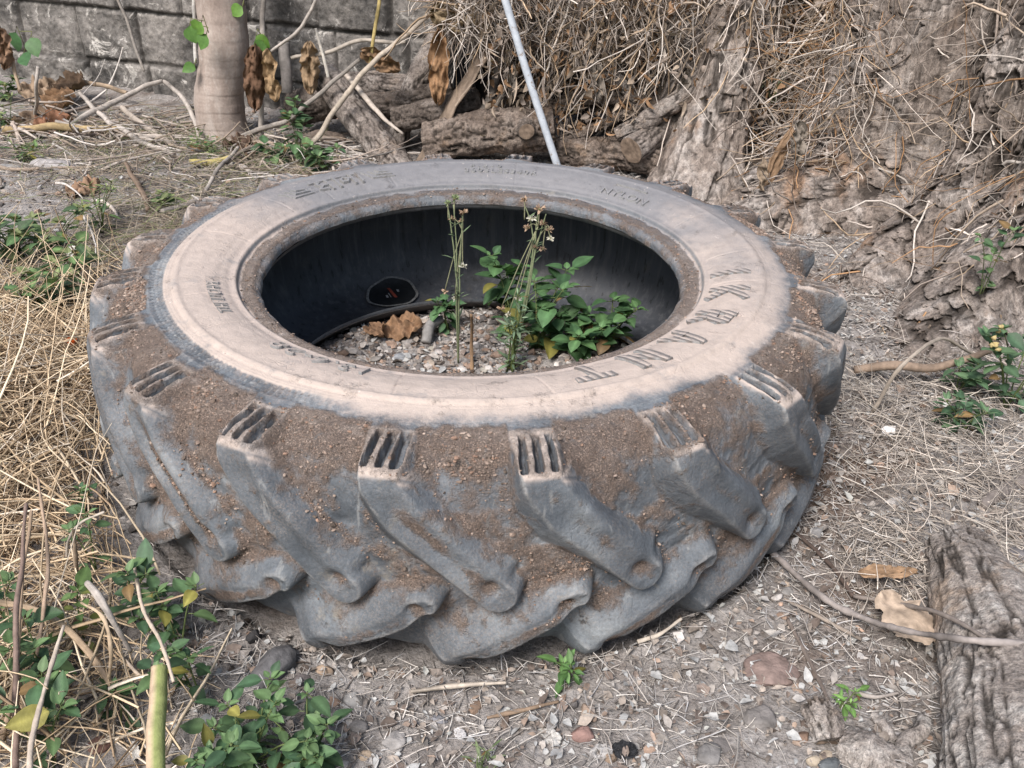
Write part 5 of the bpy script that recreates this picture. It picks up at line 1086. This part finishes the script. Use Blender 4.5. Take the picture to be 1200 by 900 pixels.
crumple('dead_leaf', 'ragged grey leaf hanging behind the tyre right of the pole', at(714, 150, 1.66), (.15, 0, 1), (1, .1, 0), .08, .04, (.27, .23, .2), .5, group=HB, seed=10)
crumple('dead_leaf', 'ragged grey leaf strip hanging above the round cut log', at(775, 118, 1.70), (.02, 0, 1), (1, .1, 0), .16, .03, (.23, .195, .165), .5, group=HB, seed=11)
for k, (px, py, h, lb) in enumerate([(70, 130, .10, 'large rust brown leaf on top of the leaf pile'), (86, 120, .12, 'curled dark leaf at the right of the leaf pile'), (35, 145, .06, 'brown leaf at the left of the leaf pile'), (62, 152, .04, 'reddish leaf at the bottom of the leaf pile'), (48, 118, .11, 'pale brown leaf at the back of the leaf pile')]):
    p = gz(px, py); crumple('dead_leaf', lb, np.array([p[0], p[1], gh(p[0], p[1])+h*.6]), (1, .3*k-.5, .2), (0, 1, .6), .15, .11, ((.24, .145, .085), (.12, .08, .055), (.20, .14, .10), (.26, .135, .085), (.30, .22, .16))[k], .28, group='dead leaves in the pile by the wall', seed=20+k)
for k, (px, py, lb, w, c) in enumerate([(235, 178, 'small rust leaf at the slim tree foot', .07, (.26, .15, .08)), (280, 178, 'dark curled leaf right of the slim tree foot', .10, (.12, .08, .06)), (100, 232, 'pale brown leaf on the weeds above the tyre shoulder', .10, (.29, .19, .13)), (292, 183, 'brown leaf next to the tan stone', .09, (.20, .13, .09))]):
    p = gz(px, py); crumple('dead_leaf', lb, np.array([p[0], p[1], gh(p[0], p[1])+.03]), (1, .4*k, .2), (0, 1, .3), w, w*.6, c, .45, group='dead leaves on the soil', seed=30+k)
for k, (px, py, Y, L_, lb) in enumerate([(600, 95, 1.58, .10, 'grey dead leaf shred caught just left of the pole'), (655, 60, 1.60, .12, 'tan dead leaf shred high in the creeper right of the pole'), (700, 95, 1.58, .13, 'long grey shred hanging in the middle of the creeper'), (740, 60, 1.62, .11, 'tan shred hanging near the top of the creeper left of the aerial root'), (800, 100, 1.54, .12, 'grey shred hanging beside the aerial root'), (895, 205, 1.16, .10, 'grey shred hanging behind the long pod shaped leaf'), (935, 165, 1.14, .12, 'grey shred lying on the left flank of the big trunk'), (570, 30, 1.60, .12, 'pale shred caught above the flat palm sheath')]):
    crumple('dead_leaf', lb, at(px, py, Y), (.2*math.sin(k*2.), 0, 1), (1, .3, 0), L_, L_*.3, ((.27, .235, .205), (.32, .25, .19))[k % 2], .45, group='dead leaf shreds in the creeper', seed=80+k)
p = gz(465, 385, .08); crumple('dead_leaf', 'curled orange brown leaf inside the tyre, larger of the two', p+np.array([.01, 0, .01]), (1, .2, .15), (0, 1, .5), .085, .060, (.27, .165, .10), .30, group='dead leaves inside the tyre', seed=40)
p = gz(442, 388, .08); crumple('dead_leaf', 'curled brown leaf inside the tyre, left of the larger one', p, (.6, -.8, .15), (0.8, .6, .5), .06, .045, (.22, .135, .085), .30, group='dead leaves inside the tyre', seed=41)
p = gz(1062, 722, .035); crumple('bark_scrap', 'pale tan torn scrap of bark leaning on the rotten log', p, (.55, -.85, -.15), (.85, .5, .12), .098, .060, (.45, .355, .28), .10, 'bark scrap', None, 50, edge=.5, fr=1.5)
p = gz(1040, 672, .03); crumple('bark_scrap', 'curled brown leaf strip above the pale bark scrap', p, (1, -.1, .15), (.1, 1, .3), .085, .022, (.30, .20, .13), .4, 'dead leaf', None, 51)
for k, (px, py, lb, w, c, nm, h) in enumerate([(1042, 503, 'white paper scrap on the litter right of the tyre', .034, (.72, .70, .70), 'paper_scrap', .018), (1108, 476, 'small white scrap by the weeds near the trunk', .016, (.7, .69, .68), 'paper_scrap', .012), (705, 875, 'torn ash grey scrap near the bottom centre', .03, (.34, .33, .33), 'paper_scrap', .006), (733, 872, 'black plastic scrap at the bottom centre', .034, (.022, .023, .027), 'plastic_scrap', .008), (645, 860, 'grey white paper strip left of the red stone', .03, (.42, .41, .40), 'paper_scrap', .006), (85, 291, 'white scrap among the weeds on the left', .05, (.62, .61, .58), 'paper_scrap', .05), (538, 855, 'pale ash flake below the pale straw', .022, (.45, .44, .45), 'paper_scrap', .006), (636, 808, 'small white flake left of the seedling', .014, (.5, .48, .47), 'paper_scrap', .006), (155, 872, 'white frayed scrap beside the cut stalk', .03, (.5, .48, .45), 'paper_scrap', .01)]):
    p = gz(px, py, h); crumple(nm, lb, np.array([p[0], p[1], gh(p[0], p[1])+h]), (1, .6-.3*k, .25), (0, 1, .6), w, w*.65, c, .3, 'scrap', 'scraps lying on the litter', 60+k, m=M_PAPER)
# orange petal by the tyre
p = gz(83, 398, .06); crumple('orange_petal', 'small bright orange petal beside the tyre on the left', p, (1, -.3, .2), (0, 1, .7), .026, .018, (.62, .13, .03), .4, 'petal', None, 70)
# ---------------------------------------------------------------- bases, light, camera
def rebase(o, loc):
    loc = Vector(loc)
    o.location = loc
    for c in o.children: c.location = c.location-loc
rebase(tr, (float(tb[0]), float(tb[1]), float(tb[2])))
w = bpy.data.worlds.new('World'); SC.world = w; w.use_nodes = True; nt = w.node_tree; bgd = nt.nodes['Background']
sky = nt.nodes.new('ShaderNodeTexSky'); sky.sky_type = 'NISHITA'; sky.sun_disc = False
EL, AZ = math.radians(52), math.radians(207)   # AZ: compass direction the light comes from, clockwise from +Y
sky.sun_elevation = EL; sky.sun_rotation = AZ; sky.air_density = 1.6; sky.dust_density = 3.0; sky.ozone_density = 1.0
nt.links.new(sky.outputs[0], bgd.inputs[0]); bgd.inputs[1].default_value = .15
sd_ = Vector((math.sin(AZ)*math.cos(EL), math.cos(AZ)*math.cos(EL), math.sin(EL)))
su = bpy.data.lights.new('sun', 'SUN'); su.energy = 5.0; su.angle = math.radians(22); su.color = (1, .95, .895)
so = bpy.data.objects.new('sun', su); COL.objects.link(so); so.rotation_euler = (-sd_).to_track_quat('-Z', 'Y').to_euler()
cam = bpy.data.cameras.new('camera'); co = bpy.data.objects.new('camera', cam); COL.objects.link(co)
cam.sensor_width = 36; cam.sensor_fit = 'HORIZONTAL'; cam.lens = FPX/1200*36; cam.clip_start = .02; cam.clip_end = 500
from mathutils import Matrix
M = Matrix([[CR[k], CU[k], -CF[k], CAM[k]] for k in range(3)]+[[0, 0, 0, 1]]); co.matrix_world = M
SC.camera = co
SC.view_settings.view_transform = 'Standard'; SC.view_settings.look = 'None'; SC.view_settings.exposure = 0; SC.view_settings.gamma = 1
SC.cycles.max_bounces = 6; SC.cycles.use_denoising = True
